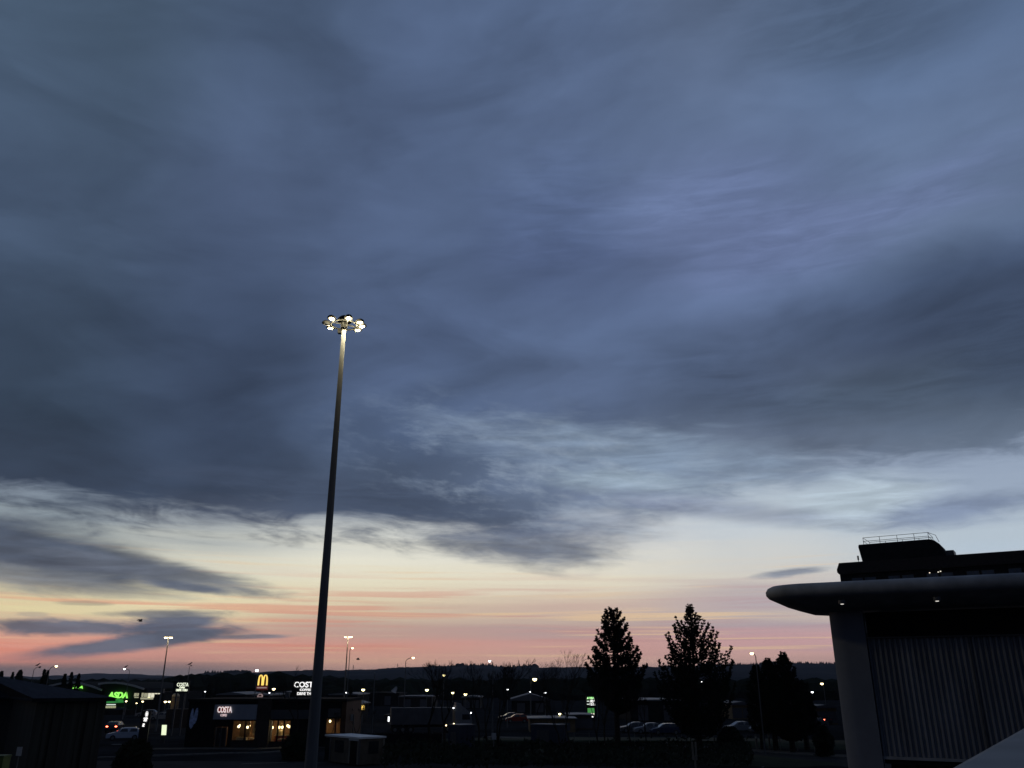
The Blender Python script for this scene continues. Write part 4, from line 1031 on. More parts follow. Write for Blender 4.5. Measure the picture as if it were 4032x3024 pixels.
MB().prism([(ax_(1016),Z(2701,D)),(ax_(1056),Z(2701,D)),(ax_(1055),Z(2668,D)),(ax_(1045),Z(2659,D)),(ax_(1025),Z(2659,D)),(ax_(1017),Z(2668,D))], -0.05, 0.15).build('backing_board', mat('dark_maroon_board',(0.05,0.012,0.012),0.6,0.2,1.0), e)
MB().box(ax_(1012), ax_(1055), -0.16, 0.2, Z(2717,D), Z(2701.5,D)).build('lower_board', M['redpanel'], e)
MB().box(ax_(1014), ax_(1053), -0.20, -0.165, Z(2710.5,D), Z(2705,D)).build('white_band', M['pinkpanel'], e)
rb = MB(); rb.prism([(ax_(1018),Z(2752,D)),(ax_(1038),Z(2752,D)),(ax_(1040),Z(2738,D)),(ax_(1035),Z(2731.5,D)),(ax_(1024),Z(2731.5,D)),(ax_(1018.5),Z(2740,D))], -0.12, 0.12)
rr_ = rb.build('round_topped_board', M['pinkpanel'], e)
MB().prism([(ax_(1023),Z(2742,D)),(ax_(1036),Z(2742,D)),(ax_(1034),Z(2737,D)),(ax_(1029),Z(2735.5,D)),(ax_(1025),Z(2737,D))], -0.15, -0.122).build('emblem', M['maroon'], rr_)
MB().tube([(0,0.35,0),(0,0.35,Z(2662,D))], 0.22, 10).build('pole', M['darksteel'], e)
# small arches on a post
D = 120.0; xc = X(1427, 2786, D)
e = tag(empty('small_arches_sign', (xc, D, 0)), 'small glowing yellow double arches on a thin post right of the mast', 'sign')
b = MB(); arches(b, X(1418,2786,D)-xc, X(1436.5,2786,D)-xc, Z(2795,D), Z(2776,D), -0.16, 0.15); b.build('arches_logo', M['arch'], e)
MB().box(-0.42, 0.42, -0.06, 0.06, Z(2799,D), Z(2773,D)).build('panel', M['signblack'], e)
MB().tube([(0,0,0),(0,0,Z(2799,D)-0.002)], 0.06, 8).build('post', M['darksteel'], e)
# price totem
D = 165.0; xc = X(2326, 2780, D)
e = tag(empty('price_totem', (xc, D, 0)), 'green and white lit fuel price totem left of the rounded conifer', 'price totem')
def tx(px): return X(px, 2780, D) - xc
def tz(py): return Z(py, D)
MB().box(tx(2307), tx(2346), -0.1, 0.3, 0, tz(2740)).build('body', M['signblack'], e)
MB().prism([(tx(2311),tz(2753)),(tx(2341),tz(2753)),(tx(2339),tz(2744)),(tx(2314),tz(2744))], -0.15, -0.101).build('name_panel', mat('mid_green_lit_panel',(0.1,0.6,0.1),0.5,emit=0.55,ecol=(0.16,0.9,0.10)), e)
text('ASDA', tx(2326), tz(2752), tz(2745)-tz(2752), M['textc'], e, y=-0.2, stretch=1.2, bold=0.01)
for k, (t_, u_, num) in enumerate(((2755.5, 2765.5, '151'), (2767.5, 2777.5, '161'))):
    MB().box(tx(2322), tx(2342.5), -0.15, -0.101, tz(u_), tz(t_)).build('price_panel', M['textw'], e)
    text(num, tx(2332), tz(u_)+0.06, (tz(t_)-tz(u_))*0.78, M['signblack'], e, y=-0.16, stretch=1.25, bold=-0.004, depth=0.01)
    MB().box(tx(2311), tx(2320), -0.15, -0.101, tz(u_)+0.12, tz(t_)-0.16).build('fuel_label', M['strip'], e)
MB().box(tx(2313), tx(2340), -0.15, -0.101, tz(2807), tz(2788)).build('picture_panel', mat('dim_green_lit_panel',(0.1,0.4,0.1),0.5,emit=0.28,ecol=(0.22,0.85,0.22)), e)
MB().box(tx(2315), tx(2323), -0.155, -0.101, tz(2816), tz(2808)).build('picture_panel', mat('salmon_lit_panel',(0.6,0.2,0.1),0.5,emit=0.4,ecol=(0.9,0.28,0.14)), e)
MB().box(tx(2324), tx(2340), -0.155, -0.101, tz(2816), tz(2808)).build('picture_panel', M['shopwin2'], e)
MB().box(tx(2319), tx(2335), -0.155, -0.101, tz(2824.5), tz(2819.5)).build('lit_foot', M['textw'], e)

# ------------------------------------------------------------------ cabins, fences, posts
D = 78.0; xc = X(1380, 2950, D)
e = tag(empty('site_cabin', (xc, D, 0)), 'small panelled cabin with a pale flat roof just right of the big mast', 'cabin')
def kx(px): return X(px, 2950, 78.0) - xc
def kz(py): return Z(py, 78.0)
c0 = (kx(1243), 4.0); c1 = (kx(1412), 0.0); c2 = (kx(1503), 1.6); c3 = (kx(1335), 5.6)
b = MB(); b.slab([c0, c1, c2, c3], 0.12, kz(2910)); b.build('wall', M['cabin'], e)
def grow(p, f=0.05):
    m_ = (kx(1373), 2.8); return (p[0] + (p[0]-m_[0])*f, p[1] + (p[1]-m_[1])*f)
MB().slab([grow(c0), grow(c1), grow(c2), grow(c3)], kz(2910)+0.001, kz(2903)).build('roof', mat('very_pale_roof',(0.55,0.57,0.58),0.6,0.08,1.0), e)
def on(p, q, s0, s1, z0, z1, name, m, outw=0.03):
    P = Vector(p); Q = Vector(q); t = (Q - P); nn = Vector((t.y, -t.x)).normalized() * outw
    a_ = P + t * s0 + nn; c_ = P + t * s1 + nn; a2 = P + t * s0; c2_ = P + t * s1
    b = MB(); b.slab([(a_.x, a_.y), (c_.x, c_.y), (c2_.x, c2_.y), (a2.x, a2.y)], z0, z1); return b.build(name, M[m], e)
on(c0, c1, 0.30, 0.56, 0.95, 1.95, 'window', 'carglass'); on(c0, c1, 0.0, 0.14, 0.15, 2.05, 'door', 'black'); on(c0, c1, 0.76, 0.97, 0.15, 2.0, 'door', 'black')
on(c1, c2, 0.38, 0.76, 0.95, 1.95, 'window', 'carglass')
on(c0, c1, 0.72, 0.76, 0.14, 2.1, 'post', 'timber', 0.05); on(c0, c1, 0.97, 1.0, 0.14, 2.1, 'post', 'timber', 0.05); on(c0, c1, 0.14, 0.18, 0.14, 2.1, 'post', 'darksteel', 0.05); on(c0, c1, 0.72, 1.0, 2.02, 2.16, 'door_head', 'signface', 0.07)
on(c1, c2, 0.0, 0.05, 0.14, 2.1, 'post', 'darksteel', 0.05); on(c1, c2, 0.93, 1.0, 0.14, 2.1, 'post', 'timber', 0.05)

def container(pa, pm, pb, pt, D, label, roofm='paleroof'):
    xm = X(pm, pt, D); e = tag(empty('storage_container', (xm, D, 0)), label, 'container', 'navy steel cabins beyond the verge')
    xa, xb = X(pa, pt, D)-xm, X(pb, pt, D)-xm; zt = Z(pt, D) - 0.12
    P = [(xa, 1.4), (0, 0), (xb, 1.4), (xa+xb, 2.8)]
    MB().slab(P, 0.1, zt).build('body', M['container'], e)
    Q = [(x*1.04, y*1.04-0.05) for x, y in P]
    MB().slab(Q, zt+0.001, zt+0.10).build('roof', M[roofm], e)
    for s_ in (0.25, 0.5, 0.75):
        MB().slab([(xb*s_-0.02, 1.4*s_-0.03), (xb*s_+0.02, 1.4*s_-0.03), (xb*s_+0.02, 1.4*s_+0.03), (xb*s_-0.02, 1.4*s_+0.03)], 0.15, zt-0.05).build('rib', M['container'], e)
    MB().slab([(xa*0.8, 1.4*0.8-0.06), (xa*0.35, 1.4*0.35-0.06), (xa*0.35, 1.4*0.35), (xa*0.8, 1.4*0.8)], 0.3, 1.6).build('door', M['darksteel'], e)
container(1762, 1812, 1868, 2853, 98, 'navy steel cabin with pale roof below the white lorry')
container(2092, 2200, 2238, 2852, 102, 'navy steel cabin with pale roof in front of the sandy wall')
D = 103.0
e = tag(empty('panel_fence', (X(1375,2820,D), D, 0)), 'grey panel fence section at the right end of the coffee shop', 'fence')
for a_, c_ in ((1361, 1374), (1379, 1392)):
    MB().box(X(a_,2820,D)-X(1375,2820,D), X(c_,2820,D)-X(1375,2820,D), 0, 0.06, Z(2838,D), Z(2812,D)).build('panel', M['signface'], e)
for px in (1360, 1376.5, 1393):
    MB().box(X(px,2820,D)-X(1375,2820,D)-0.05, X(px,2820,D)-X(1375,2820,D)+0.05, -0.05, 0.1, 0, Z(2811,D)).build('post', M['darksteel'], e)
# long low dark fence behind the verge
D = 99.0
xa = X(1245, 2890, D); e = tag(empty('timber_fence', (xa, D, 0)), 'long low black close-boarded fence behind the small cabin', 'fence')
L2 = X(1740, 2890, D) - xa
MB().box(0, L2, 0, 0.06, 0.1, Z(2888,D)).build('boards', M['black'], e)
for k in range(14): MB().box(k*L2/13-0.05, k*L2/13+0.05, 0.061, 0.16, 0, Z(2886,D)).build('post', M['darksteel'], e)
D = 100.5
e = tag(empty('mesh_fence', (X(2260,2880,D), D, 0)), 'thin wire fence along the far pavement beneath the trees', 'fence')
b = MB(); w_ = X(3180,2880,D)-X(2260,2880,D)
for hh in (0.5, 1.0, 1.4): b.tube([(0,0,hh),(w_,-7,hh)], 0.012, 4)
b.build('wires', M['darksteel'], e)
for k in range(17): MB().tube([(w_*k/16,-7*k/16,0),(w_*k/16,-7*k/16,1.5)], 0.035, 5).build('post', M['timber'], e)
# pair of timber posts holding a bare frame
D = 72.0; xc = X(2735, 2960, D)
e = tag(empty('timber_sign_frame', (xc, D, 0)), 'pair of pale weathered posts in the verge below the pointed conifer', 'sign frame')
for a_ in (2728, 2741): MB().box(X(a_,2960,D)-xc-0.07, X(a_,2960,D)-xc+0.07, -0.05, 0.05, Z(2992,D), Z(2921,D)).build('upright', M['timber'], e)
MB().box(-0.07, 0.07, -0.049, 0.049, 0, Z(2992,D)+0.3).build('post', M['timber'], e)
MB().box(-0.2, 0.2, -0.03, 0.03, Z(2994,D), Z(2987,D)).build('rail', M['darksteel'], e)
for px, D, lb in ((2626, 84, 'single short weathered post between the two big conifers'), (2979, 95, 'short post at the foot of the conifer clump lamp'), (3030, 97, 'short stubby post right of the tall curved lamp')):
    x_ = X(px, 2930, D); e = tag(empty('marker_post', (x_, D, 0)), lb, 'post')
    MB().box(-0.08, 0.08, -0.08, 0.08, 0, 1.55).build('shaft', M['timber'], e)
    MB().box(-0.085, 0.085, -0.085, 0.085, 1.2, 1.38).build('reflective_band', M['signface'], e)
# green bin at the left edge
x_, y_ = at(2, 2990, 34).x, 34
e = tag(empty('green_cabinet', (x_-0.05, y_, 0)), 'dull green cabinet at the very left bottom edge', 'cabinet')
zt = Z(2982, 34); MB().box(-0.35, 0.15, 0, 0.5, 3.6, zt).build('body', mat('dull_green_paint',(0.07,0.10,0.02),0.6,0.2,2.0), e)
MB().box(-0.37, 0.17, -0.02, 0.52, zt+0.001, zt+0.06).build('lid', mat('dull_green_lid_paint',(0.06,0.085,0.03),0.6,0.2,2.0), e)
MB().box(-0.12, -0.02, 0.15, 0.25, 0, 3.6).build('post', M['timber'], e)

# ------------------------------------------------------------------ vehicles
def car_parts(kind):
    """body outline along x (nose at -x), width along y; returns meshes"""
    L, W_, H = (4.0, 1.72, 1.46) if kind == 'hatch' else ((4.5, 1.78, 1.44) if kind == 'saloon' else (4.9, 1.9, 2.2))
    if kind == 'van':
        low = [(-2.45,0.32),(-2.45,0.75),(-2.25,1.05),(-1.75,1.15),(2.42,1.15),(2.45,0.32)]
        cab = [(-1.75,1.15),(-1.15,1.95),(-0.9,2.15),(2.3,2.2),(2.42,1.15)]
    elif kind == 'hatch':
        low = [(-2.0,0.30),(-2.02,0.60),(-1.85,0.78),(-1.05,0.95),(1.95,0.98),(2.0,0.55),(1.95,0.30)]
        cab = [(-1.05,0.95),(-0.35,1.38),(0.0,1.45),(1.2,1.44),(1.6,1.30),(1.92,0.98)]
    else:
        low = [(-2.25,0.30),(-2.27,0.58),(-2.05,0.78),(-1.15,0.92),(2.2,0.95),(2.27,0.60),(2.2,0.30)]
        cab = [(-1.15,0.92),(-0.4,1.36),(0.0,1.43),(0.8,1.42),(1.35,1.28),(1.8,0.95)]
    w = W_ / 2
    body = MB()
    def loft(pts, w0, w1, ztop):
        n = len(pts); vs = []
        for x, z in pts:
            t = min(1.0, max(0.0, (z - 0.95) / max(0.01, ztop - 0.95)))
            ww = w0 + (w1 - w0) * t
            vs.append((x, -ww, z))
        vs += [(x, -y, z) for x, y, z in vs]
        fs = [tuple(range(n)), tuple(range(2*n-1, n-1, -1))] + [(i, (i+1) % n, (i+1) % n + n, i + n) for i in range(n)]
        return vs, fs
    body.add(*loft(low, w, w, 1.0))
    c2 = loft([(x, z) for x, z in cab], w * 0.96, w * 0.78 if kind != 'van' else w * 0.9, H)
    body.add(*c2)
    gls = []
    for sgn in (-1, 1):
        gl = MB(); gls.append(gl)
        for seg in ((0.18, 0.50), (0.54, 0.86)) if kind != 'van' else ((0.04, 0.26),):
            xs0 = cab[0][0] + (cab[-1][0]-cab[0][0]) * seg[0]; xs1 = cab[0][0] + (cab[-1][0]-cab[0][0]) * seg[1]
            zl, zh = (1.0, H - 0.13) if kind != 'van' else (1.2, 1.8)
            yl = w * 0.965 + 0.012; yh = (w * 0.80 if kind != 'van' else w * 0.925) + 0.03
            vs = [(xs0, sgn*yl, zl), (xs1, sgn*yl, zl), (xs1-0.08, sgn*yh, zh), (xs0+0.22, sgn*yh, zh)]
            vs += [(x, y - sgn*0.03, z) for x, y, z in vs]
            gl.add(vs, [(0,1,2,3),(7,6,5,4),(0,4,5,1),(1,5,6,2),(2,6,7,3),(3,7,4,0)])
    ws = MB()
    a_, c_ = cab[0], cab[1]
    for (a_, c_, o_) in ((cab[0], cab[1], -1), (cab[-1], cab[-2], 1)):
        if kind == 'van' and o_ == 1: continue
        v = Vector((c_[0]-a_[0], c_[1]-a_[1])); nn = Vector((-v.y, v.x)).normalized() * (0.015 if o_ < 0 else -0.015)
        p0 = Vector(a_) + v*0.1 + nn; p1 = Vector(a_) + v*0.92 + nn
        vs = [(p0.x, -w*0.86, p0.y), (p0.x, w*0.86, p0.y), (p1.x, w*0.74, p1.y), (p1.x, -w*0.74, p1.y)]
        vs += [(x - nn.x*2, y, z - nn.y*2) for x, y, z in vs]
        ws.add(vs, [(0,1,2,3),(7,6,5,4),(0,4,5,1),(1,5,6,2),(2,6,7,3),(3,7,4,0)])
    return L, w, body, gls, ws
_cars = {}
def car(kind, paint, x, y, rz, label, lights='off', group='cars around the retail park'):
    key = kind
    if key not in _cars:
        L, w, body, gl, ws = car_parts(kind)
        me = {}
        def mk(b, nm, m):
            o = b.build(nm, m); mm = o.data; bpy.data.objects.remove(o); return mm
        me['body'] = mk(body, 'body', M['silver']); me['side_window'] = mk(gl[0], 'side_window', M['carglass']); me['side_window2'] = mk(gl[1], 'side_window', M['carglass']); me['windscreen'] = mk(ws, 'windscreen', M['carglass'])
        wb = MB(); wb.tube([(0,-0.10,0),(0,0.10,0)], 0.32, 14); me['wheel'] = mk(wb, 'wheel', M['tyre'])
        rb = MB(); rb.tube([(0,-0.12,0),(0,0.12,0)], 0.20, 10); me['rim'] = mk(rb, 'rim', M['steel'])
        hb = MB(); hb.ell((0,0,0), (0.06,0.17,0.09), 8, 4); me['headlight'] = mk(hb, 'headlight', M['white']); me['tail_light'] = mk(hb, 'tail_light', mat('unlit_tail_lens',(0.2,0.01,0.01),0.3,0.1,4.0))
        _cars[key] = (L, w, me)
    L, w, me = _cars[key]
    e = tag(empty('van' if kind == 'van' else 'parked_car', (x, y, 0), rz), label, 'van' if kind == 'van' else 'car', group)
    def inst(nm, loc=(0,0,0), par=e, m=None):
        o = bpy.data.objects.new(nm.rstrip('2'), me[nm]); COL.objects.link(o); o.parent = par; o.location = loc
        if m:
            o.material_slots[0].link = 'OBJECT'; o.material_slots[0].material = m
        return o
    inst('body', m=M[paint]); inst('side_window'); inst('side_window2'); inst('windscreen')
    for sx in (-L/2+0.78, L/2-0.72):
        for sy in (-w+0.06, w-0.06):
            wh = inst('wheel', (sx, sy, 0.32)); inst('rim', (0,0,0), wh)
    for sy in (-w+0.25, w-0.25):
        inst('headlight', (-L/2+0.04, sy, 0.68), m=M['lamp_warm'] if lights == 'front' else None)
        inst('tail_light', (L/2-0.02, sy, 0.82 if kind != 'van' else 1.0), m=M['red'] if (lights == 'rear' or (lights == 'one' and sy < 0)) else None)
    return e
def park(kind, paint, px, py, rz, label, lights='off', D=None):
    D = D or gd(py); return car(kind, paint, X(px, py, D), D, rz, label, lights)
park('hatch','bluesilver', 485, 2914, math.radians(22), 'silver hatchback nosing left beside the dark shed')
park('hatch','darkcar', 452, 2882, math.radians(-82), 'dark car with both red tail lights lit behind the silver hatchback', 'rear')
park('van','yellow', 588, 2806, math.radians(5), 'small yellow van in front of the supermarket car park')
park('hatch','white', 575, 2824, math.radians(8), 'white car just above the black totem')
park('saloon','silver', 668, 2818, math.radians(-5), 'silver car left of the domed silo base')
park('saloon','white', 640, 2836, math.radians(3), 'white car below the silver one near the lit menu board')
park('hatch','redcar', 525, 2803, math.radians(6), 'dark red car in the supermarket car park, left of the yellow van')
park('saloon','darkcar', 470, 2812, math.radians(2), 'black car at the left of the supermarket car park')
park('saloon','silver', 2500, 2885, math.radians(4), 'silver car right of the rounded conifer trunk, left end of its row')
park('saloon','white', 2560, 2889, math.radians(2), 'white saloon in the row between the two big conifers')
park('hatch','bluecar', 2620, 2893, math.radians(5), 'blue hatchback in the row between the two big conifers')
park('hatch','silver', 2675, 2888, math.radians(-3), 'silver hatchback at the right end of the conifer row')
park('saloon','white', 2915, 2882, math.radians(6), 'white car between pointed conifer and conifer clump')
park('hatch','silver', 3010, 2888, math.radians(3), 'pale hatchback partly behind the conifer clump')
park('saloon','darkcar', 3232, 2852, math.radians(-78), 'dark car with a glowing red tail light near the canopy building', 'one')
park('saloon','silver', 3205, 2866, math.radians(20), 'grey car beside the red-lit one near the canopy building')
park('saloon','bluecar', 2010, 2838, math.radians(7), 'blue car in the dark yard right of the lorry')
park('hatch','redcar', 2035, 2846, math.radians(5), 'dull red car in the yard next to the blue one')

# articulated lorry
D = 128.0; xc = X(1850, 2820, D)
e = tag(empty('lorry', (xc, D, 0), math.radians(12)), 'white articulated lorry with small marker lights among the bare trees', 'lorry')
b = MB(); b.prism([(-2.3,0.75),(0.1,0.75),(0.15,1.5),(0.02,2.2),(-0.28,2.75),(-0.8,3.2),(-1.3,3.55),(-2.2,3.6),(-2.3,3.3)], -1.25, 1.25); b.build('cab', M['white'], e)
MB().prism([(0.16,1.75),(0.17,1.85),(-0.10,2.55),(-0.13,2.56),(-0.03,2.2),(0.1,1.75)], -1.1, 1.1).build('windscreen', M['carglass'], e)
MB().prism([(-1.3,1.75),(-0.15,1.75),(-0.25,2.45),(-1.3,2.45)], -1.285, -1.255).build('side_window', M['carglass'], e)
MB().box(0.13, 0.19, -0.7, 0.7, 0.9, 1.5).build('grille', M['black'], e)
MB().box(-11.4, -2.7, -1.25, 1.25, 1.15, 3.35).build('trailer_box', M['dirtywhite'], e)
MB().box(-11.3, -1.0, -0.5, 0.5, 0.75, 1.1).build('chassis', M['black'], e)
for sx in (-0.9, -2.5, -3.3, -8.6, -9.7, -10.8):
    for sy in (-1.08, 1.08):
        wh = MB().tube([(sx,sy-0.15,0.5),(sx,sy+0.15,0.5)], 0.5, 14).build('wheel', M['tyre'], e)
        MB().tube([(sx,sy-0.17,0.5),(sx,sy+0.17,0.5)], 0.24, 10).build('rim', M['steel'], wh)
for x_, y_, z_, m_ in ((-2.6,-1.3,3.3,'lamp_cold'),(0.0,-0.95,2.62,'lamp_cold'),(0.0,0.95,2.62,'lamp_cold'),(-2.5,-1.3,1.2,'lamp_warm'),(-3.6,-1.3,1.0,'lamp_warm')):
    MB().ell((x_,y_,z_), (0.10,0.07,0.09), 8, 4).build('marker_light', M[m_], e)
for sy in (-0.95, 0.95): MB().ell((0.17,sy,1.0), (0.06,0.17,0.11), 8, 4).build('headlight', M['lamp_cold'], e)
MB().prism([(-2.2,3.601),(-1.3,3.56),(-1.5,3.9),(-2.2,4.0)], -0.9, 0.9).build('wind_deflector', M['white'], e)

# ------------------------------------------------------------------ trees
def conifer(px, D, prof, base_py_clear, label, seed, upright=0.6, n_br=150, clump=(0.30, 0.5), lean=0.0, name='conifer_tree', dens=1.0, bareness=0.12, whorl=0.8, candle=0.0):
    """prof: (py, left half width px, right half width px) from the top down"""
    r = random.Random(seed); x0 = X(px, prof[0][0], D)
    e = tag(empty(name, (x0, D, 0)), label, 'conifer')
    lv = [(Z(py, D), (X(px+rw, py, D)-X(px, py, D)), (X(px, py, D)-X(px-lw, py, D))) for py, lw, rw in prof]
    ztop = lv[0][0]; zlow = lv[-1][0]
    def rad(z, side):
        for (z1, r1, l1), (z2, r2, l2) in zip(lv, lv[1:]):
            if z2 <= z <= z1:
                f = (z1 - z) / max(1e-6, z1 - z2)
                return (r1 + (r2-r1)*f) if side > 0 else (l1 + (l2-l1)*f)
        return lv[-1][1] if side > 0 else lv[-1][2]
    tr = MB(); pts = [(lean*math.sin(k), 0.1*math.sin(k*1.7), ztop*0.97*k/8) for k in range(9)]
    tr.tube(pts, [0.30*(1-k/9.2)+0.02 for k in range(9)], 8)
    lf = MB()
    def tuft(c, s, d):
        for q in range(14):
            v = Vector((r.gauss(0,1), r.gauss(0,1), r.gauss(0,1)*0.7)).normalized()
            v = (v + d * 0.9 + Vector((0,0,0.35))).normalized()
            L = s * r.uniform(0.6, 1.25); sd = v.cross(Vector((r.uniform(-1,1), r.uniform(-1,1), r.uniform(-1,1))))
            if sd.length < 1e-3: continue
            sd = sd.normalized() * L * 0.20
            b0 = c + Vector((r.gauss(0,1), r.gauss(0,1), r.gauss(0,1))) * s * 0.16
            lf.add([b0 - sd, b0 + sd, b0 + v*L*0.7 + sd*0.9, b0 + v*L, b0 + v*L*0.7 - sd*0.9], [(0,1,2,3,4)])
    for i in range(n_br):
        f = (i + r.random()) / n_br
        nw = max(6, int((ztop - zlow) / whorl)); lv_ = int(f ** 1.05 * nw); z = zlow + (ztop - zlow) * (lv_ + 0.5 + r.uniform(-0.22, 0.22)) / nw
        zc_ = zlow + (ztop - zlow) * f ** 1.05; k_ = min(1.0, max(0.35, (f - 0.55) / 0.2)); z = z * (1 - k_) + zc_ * k_
        a = i * 2.399 + r.uniform(-0.4, 0.4)
        side = 1 if math.cos(a) > 0 else -1
        R1 = (rad(z, side) * abs(math.cos(a)) + 0.5*(rad(z,1)+rad(z,-1)) * abs(math.sin(a))) / (abs(math.cos(a)) + abs(math.sin(a)))
        R1 *= r.uniform(0.80, 1.06)
        if R1 < 0.15: R1 = 0.15
        z0 = z - R1 * upright * 0.55
        d = Vector((math.cos(a), math.sin(a), 0))
        seg = []
        for k in range(5):
            t = k / 4
            seg.append(Vector((0,0,z0)) + d * R1 * t + Vector((0,0, R1 * upright * t * t)) + Vector((0,0,-0.1*R1*math.sin(t*3.1))))
        tr.tube(seg, [0.05*(1-0.8*k/4)+0.008 for k in range(5)], 4, caps=False)
        ns = max(3, int(R1 / 0.20 * dens))
        for k in range(ns):
            t = 1.0 if k == 0 else 1.0 - (k / ns) * (1 - bareness)
            ii = min(3, int(t * 4)); u = t * 4 - ii
            p = seg[ii].lerp(seg[ii+1], u)
            if k == 0:
                tuft(p, r.uniform(*clump), (d + Vector((0,0,upright))).normalized()); continue
            sl = (0.14 + 0.22 * R1 * (1.15 - t) * r.uniform(0.5, 1.1))
            sd_ = Vector((-d.y, d.x, 0)) * (1 if k % 2 else -1)
            v_ = (d * r.uniform(0.4, 0.9) + sd_ * r.uniform(0.4, 1.0) + Vector((0,0,upright * r.uniform(0.2, 1.0)))).normalized()
            q_ = p + v_ * sl
            tr.tube([p, q_], [0.014, 0.006], 3, caps=False)
            tuft(q_, r.uniform(*clump), v_)
            if candle:
                tuft(q_ + Vector((0,0,candle)) + v_ * 0.04, clump[0], Vector((0,0,1))); tuft(p + v_ * sl * 0.4, clump[0], Vector((0,0,1)))
            elif sl > 0.45: tuft(p + v_ * sl * 0.55, r.uniform(*clump) * 0.85, v_)
    tuft(Vector((0,0,ztop-0.2)), clump[1], Vector((0,0,1)))
    tr.build('trunk', M['bark'], e); lf.build('crown', M['leaf'], e)
    return e
conifer(2412, 90, [(2400,14,12),(2410,32,30),(2430,36,40),(2460,44,52),(2490,52,62),(2505,64,60),(2530,78,68),(2560,88,86),(2600,98,108),(2625,106,118),(2660,118,124),(2700,112,122),(2725,70,115),(2770,46,90),(2800,40,60)], 2800, 'broad rounded black conifer, left of the two big ones', 11, upright=0.65, n_br=125, clump=(0.17,0.27), dens=1.1, bareness=0.22, whorl=0.95, candle=0.16)
conifer(2716, 88, [(2393,3,3),(2410,16,18),(2440,20,30),(2458,54,40),(2490,62,58),(2510,78,84),(2542,110,96),(2560,112,104),(2590,96,126),(2620,92,150),(2660,130,160),(2710,150,168),(2770,150,160),(2820,130,130),(2850,90,90)], 2850, 'pointed black conifer with upturned ragged boughs, right of the big two', 23, upright=1.1, n_br=125, clump=(0.16,0.25), dens=1.1, bareness=0.2, whorl=1.05, candle=0.24)
conifer(3083, 92, [(2582,3,3),(2598,14,12),(2612,30,14),(2640,40,36),(2680,50,50),(2740,60,66),(2800,72,80),(2860,84,84),(2890,60,60)], 2880, 'tallest dark conifer of the clump left of the canopy building', 31, upright=0.9, n_br=130, clump=(0.18,0.30), dens=1.0, candle=0.25)
conifer(3022, 95, [(2604,3,3),(2618,14,14),(2650,34,30),(2700,48,44),(2760,58,60),(2820,66,66),(2870,60,60)], 2880, 'middle conifer of the clump, left of its tallest tree', 37, upright=0.9, n_br=110, clump=(0.18,0.30), dens=1.0, candle=0.25)
conifer(2976, 97, [(2630,3,3),(2650,18,14),(2700,36,30),(2760,46,44),(2830,52,56),(2870,50,50)], 2880, 'lowest conifer of the clump, behind the tall curved lamp', 41, upright=0.9, n_br=90, clump=(0.18,0.30), dens=1.0, candle=0.25)
conifer(3150, 96, [(2690,4,4),(2710,24,24),(2760,42,42),(2820,54,54),(2880,56,56)], 2880, 'bushy dark conifer at the right shoulder of the clump', 43, upright=0.7, n_br=90, clump=(0.18,0.32), dens=1.0, candle=0.2)

def crown_tree(px, py_top, hw, D, label, seed, tall=1.0, name='evergreen_tree', nclump=60, cat='tree', group=None, h_from=None):
    r = random.Random(seed); x0 = X(px, py_top, D); zt = Z(py_top, D); w = X(px+hw, py_top, D) - x0
    e = tag(empty(name, (x0, D, 0)), label, cat, group)
    MB().tube([(0,0,0),(0.1,0,zt*0.5),(0,0,zt*0.85)], [0.22,0.14,0.04], 6).build('trunk', M['bark'], e)
    lf = MB(); zb = h_from if h_from is not None else zt * 0.25
    for i in range(nclump * 9):
        f = r.random() ** 0.8; z = zb + (zt - zb) * f
        rr = w * (min(1.0, (1-f)*2.2 + 0.10) ** 0.5) * (0.8 + 0.35 * mnoise.noise(Vector((z*0.8, seed, r.random()*0.5))))
        a = r.uniform(0, 6.283); q = math.sqrt(r.random()) * rr
        c = Vector((q*math.cos(a), q*math.sin(a), z)); s = w * 0.16 + 0.12
        for k in range(3):
            v = Vector((r.gauss(0,1), r.gauss(0,1), r.gauss(0.4,1))).normalized() * s
            u = v.orthogonal().normalized() * s * 0.5
            lf.add([c - u, c + v*0.6 - u*0.3, c + v, c + u], [(0,1,2,3)])
    lf.build('crown', M['leaf'], e)
    return e
for px, py, hw, D, lb, sd in (
 (8, 2644, 13, 190, 'small rounded dark tree at the far left skyline edge', 1),
 (52, 2647, 10, 190, 'small pointed dark tree, second from the left on the skyline', 2),
 (80, 2640, 22, 190, 'broad dome-shaped dark tree on the left skyline', 3),
 (177, 2637, 13, 140, 'ragged dark tree beside the lit curved lamp', 4),
 (190, 2641, 10, 142, 'slim dark tree touching the pole of the lit curved lamp', 5),
 (257, 2655, 13, 180, 'low dark tree left of the arched supermarket roof', 6),
 (284, 2648, 12, 180, 'taller dark tree above the left arched roof', 7),
 (312, 2654, 13, 180, 'dark tree at the right of the three above the left arched roof', 8),
 (1122, 2680, 12, 240, 'dark pointed tree left of the larger coffee sign', 9),
 (1382, 2708, 10, 230, 'dark squat tree above the hall right of the big mast', 10),
 (930, 2690, 26, 260, 'wide dark tree above the coffee shop roof', 12),
 (830, 2694, 22, 260, 'dark rounded tree right of the left coffee sign', 13)):
    crown_tree(px, py, hw, D, lb, sd)
# shrubs in the dark foreground
for px, py, hw, D, lb, sd in (
 (535, 2926, 92, 60, 'large black shrub in front of the silver hatchback', 51),
 (1170, 2895, 60, 84, 'dark shrub at the right end of the coffee shop front', 52),
 (3235, 2862, 48, 88, 'dark rounded bush beside the foot of the canopy building', 53),
 (2870, 2868, 55, 92, 'dark bush between the two conifer groups', 54)):
    crown_tree(px, py, hw, D, lb, sd, name='shrub', cat='shrub', h_from=0.05, nclump=110)
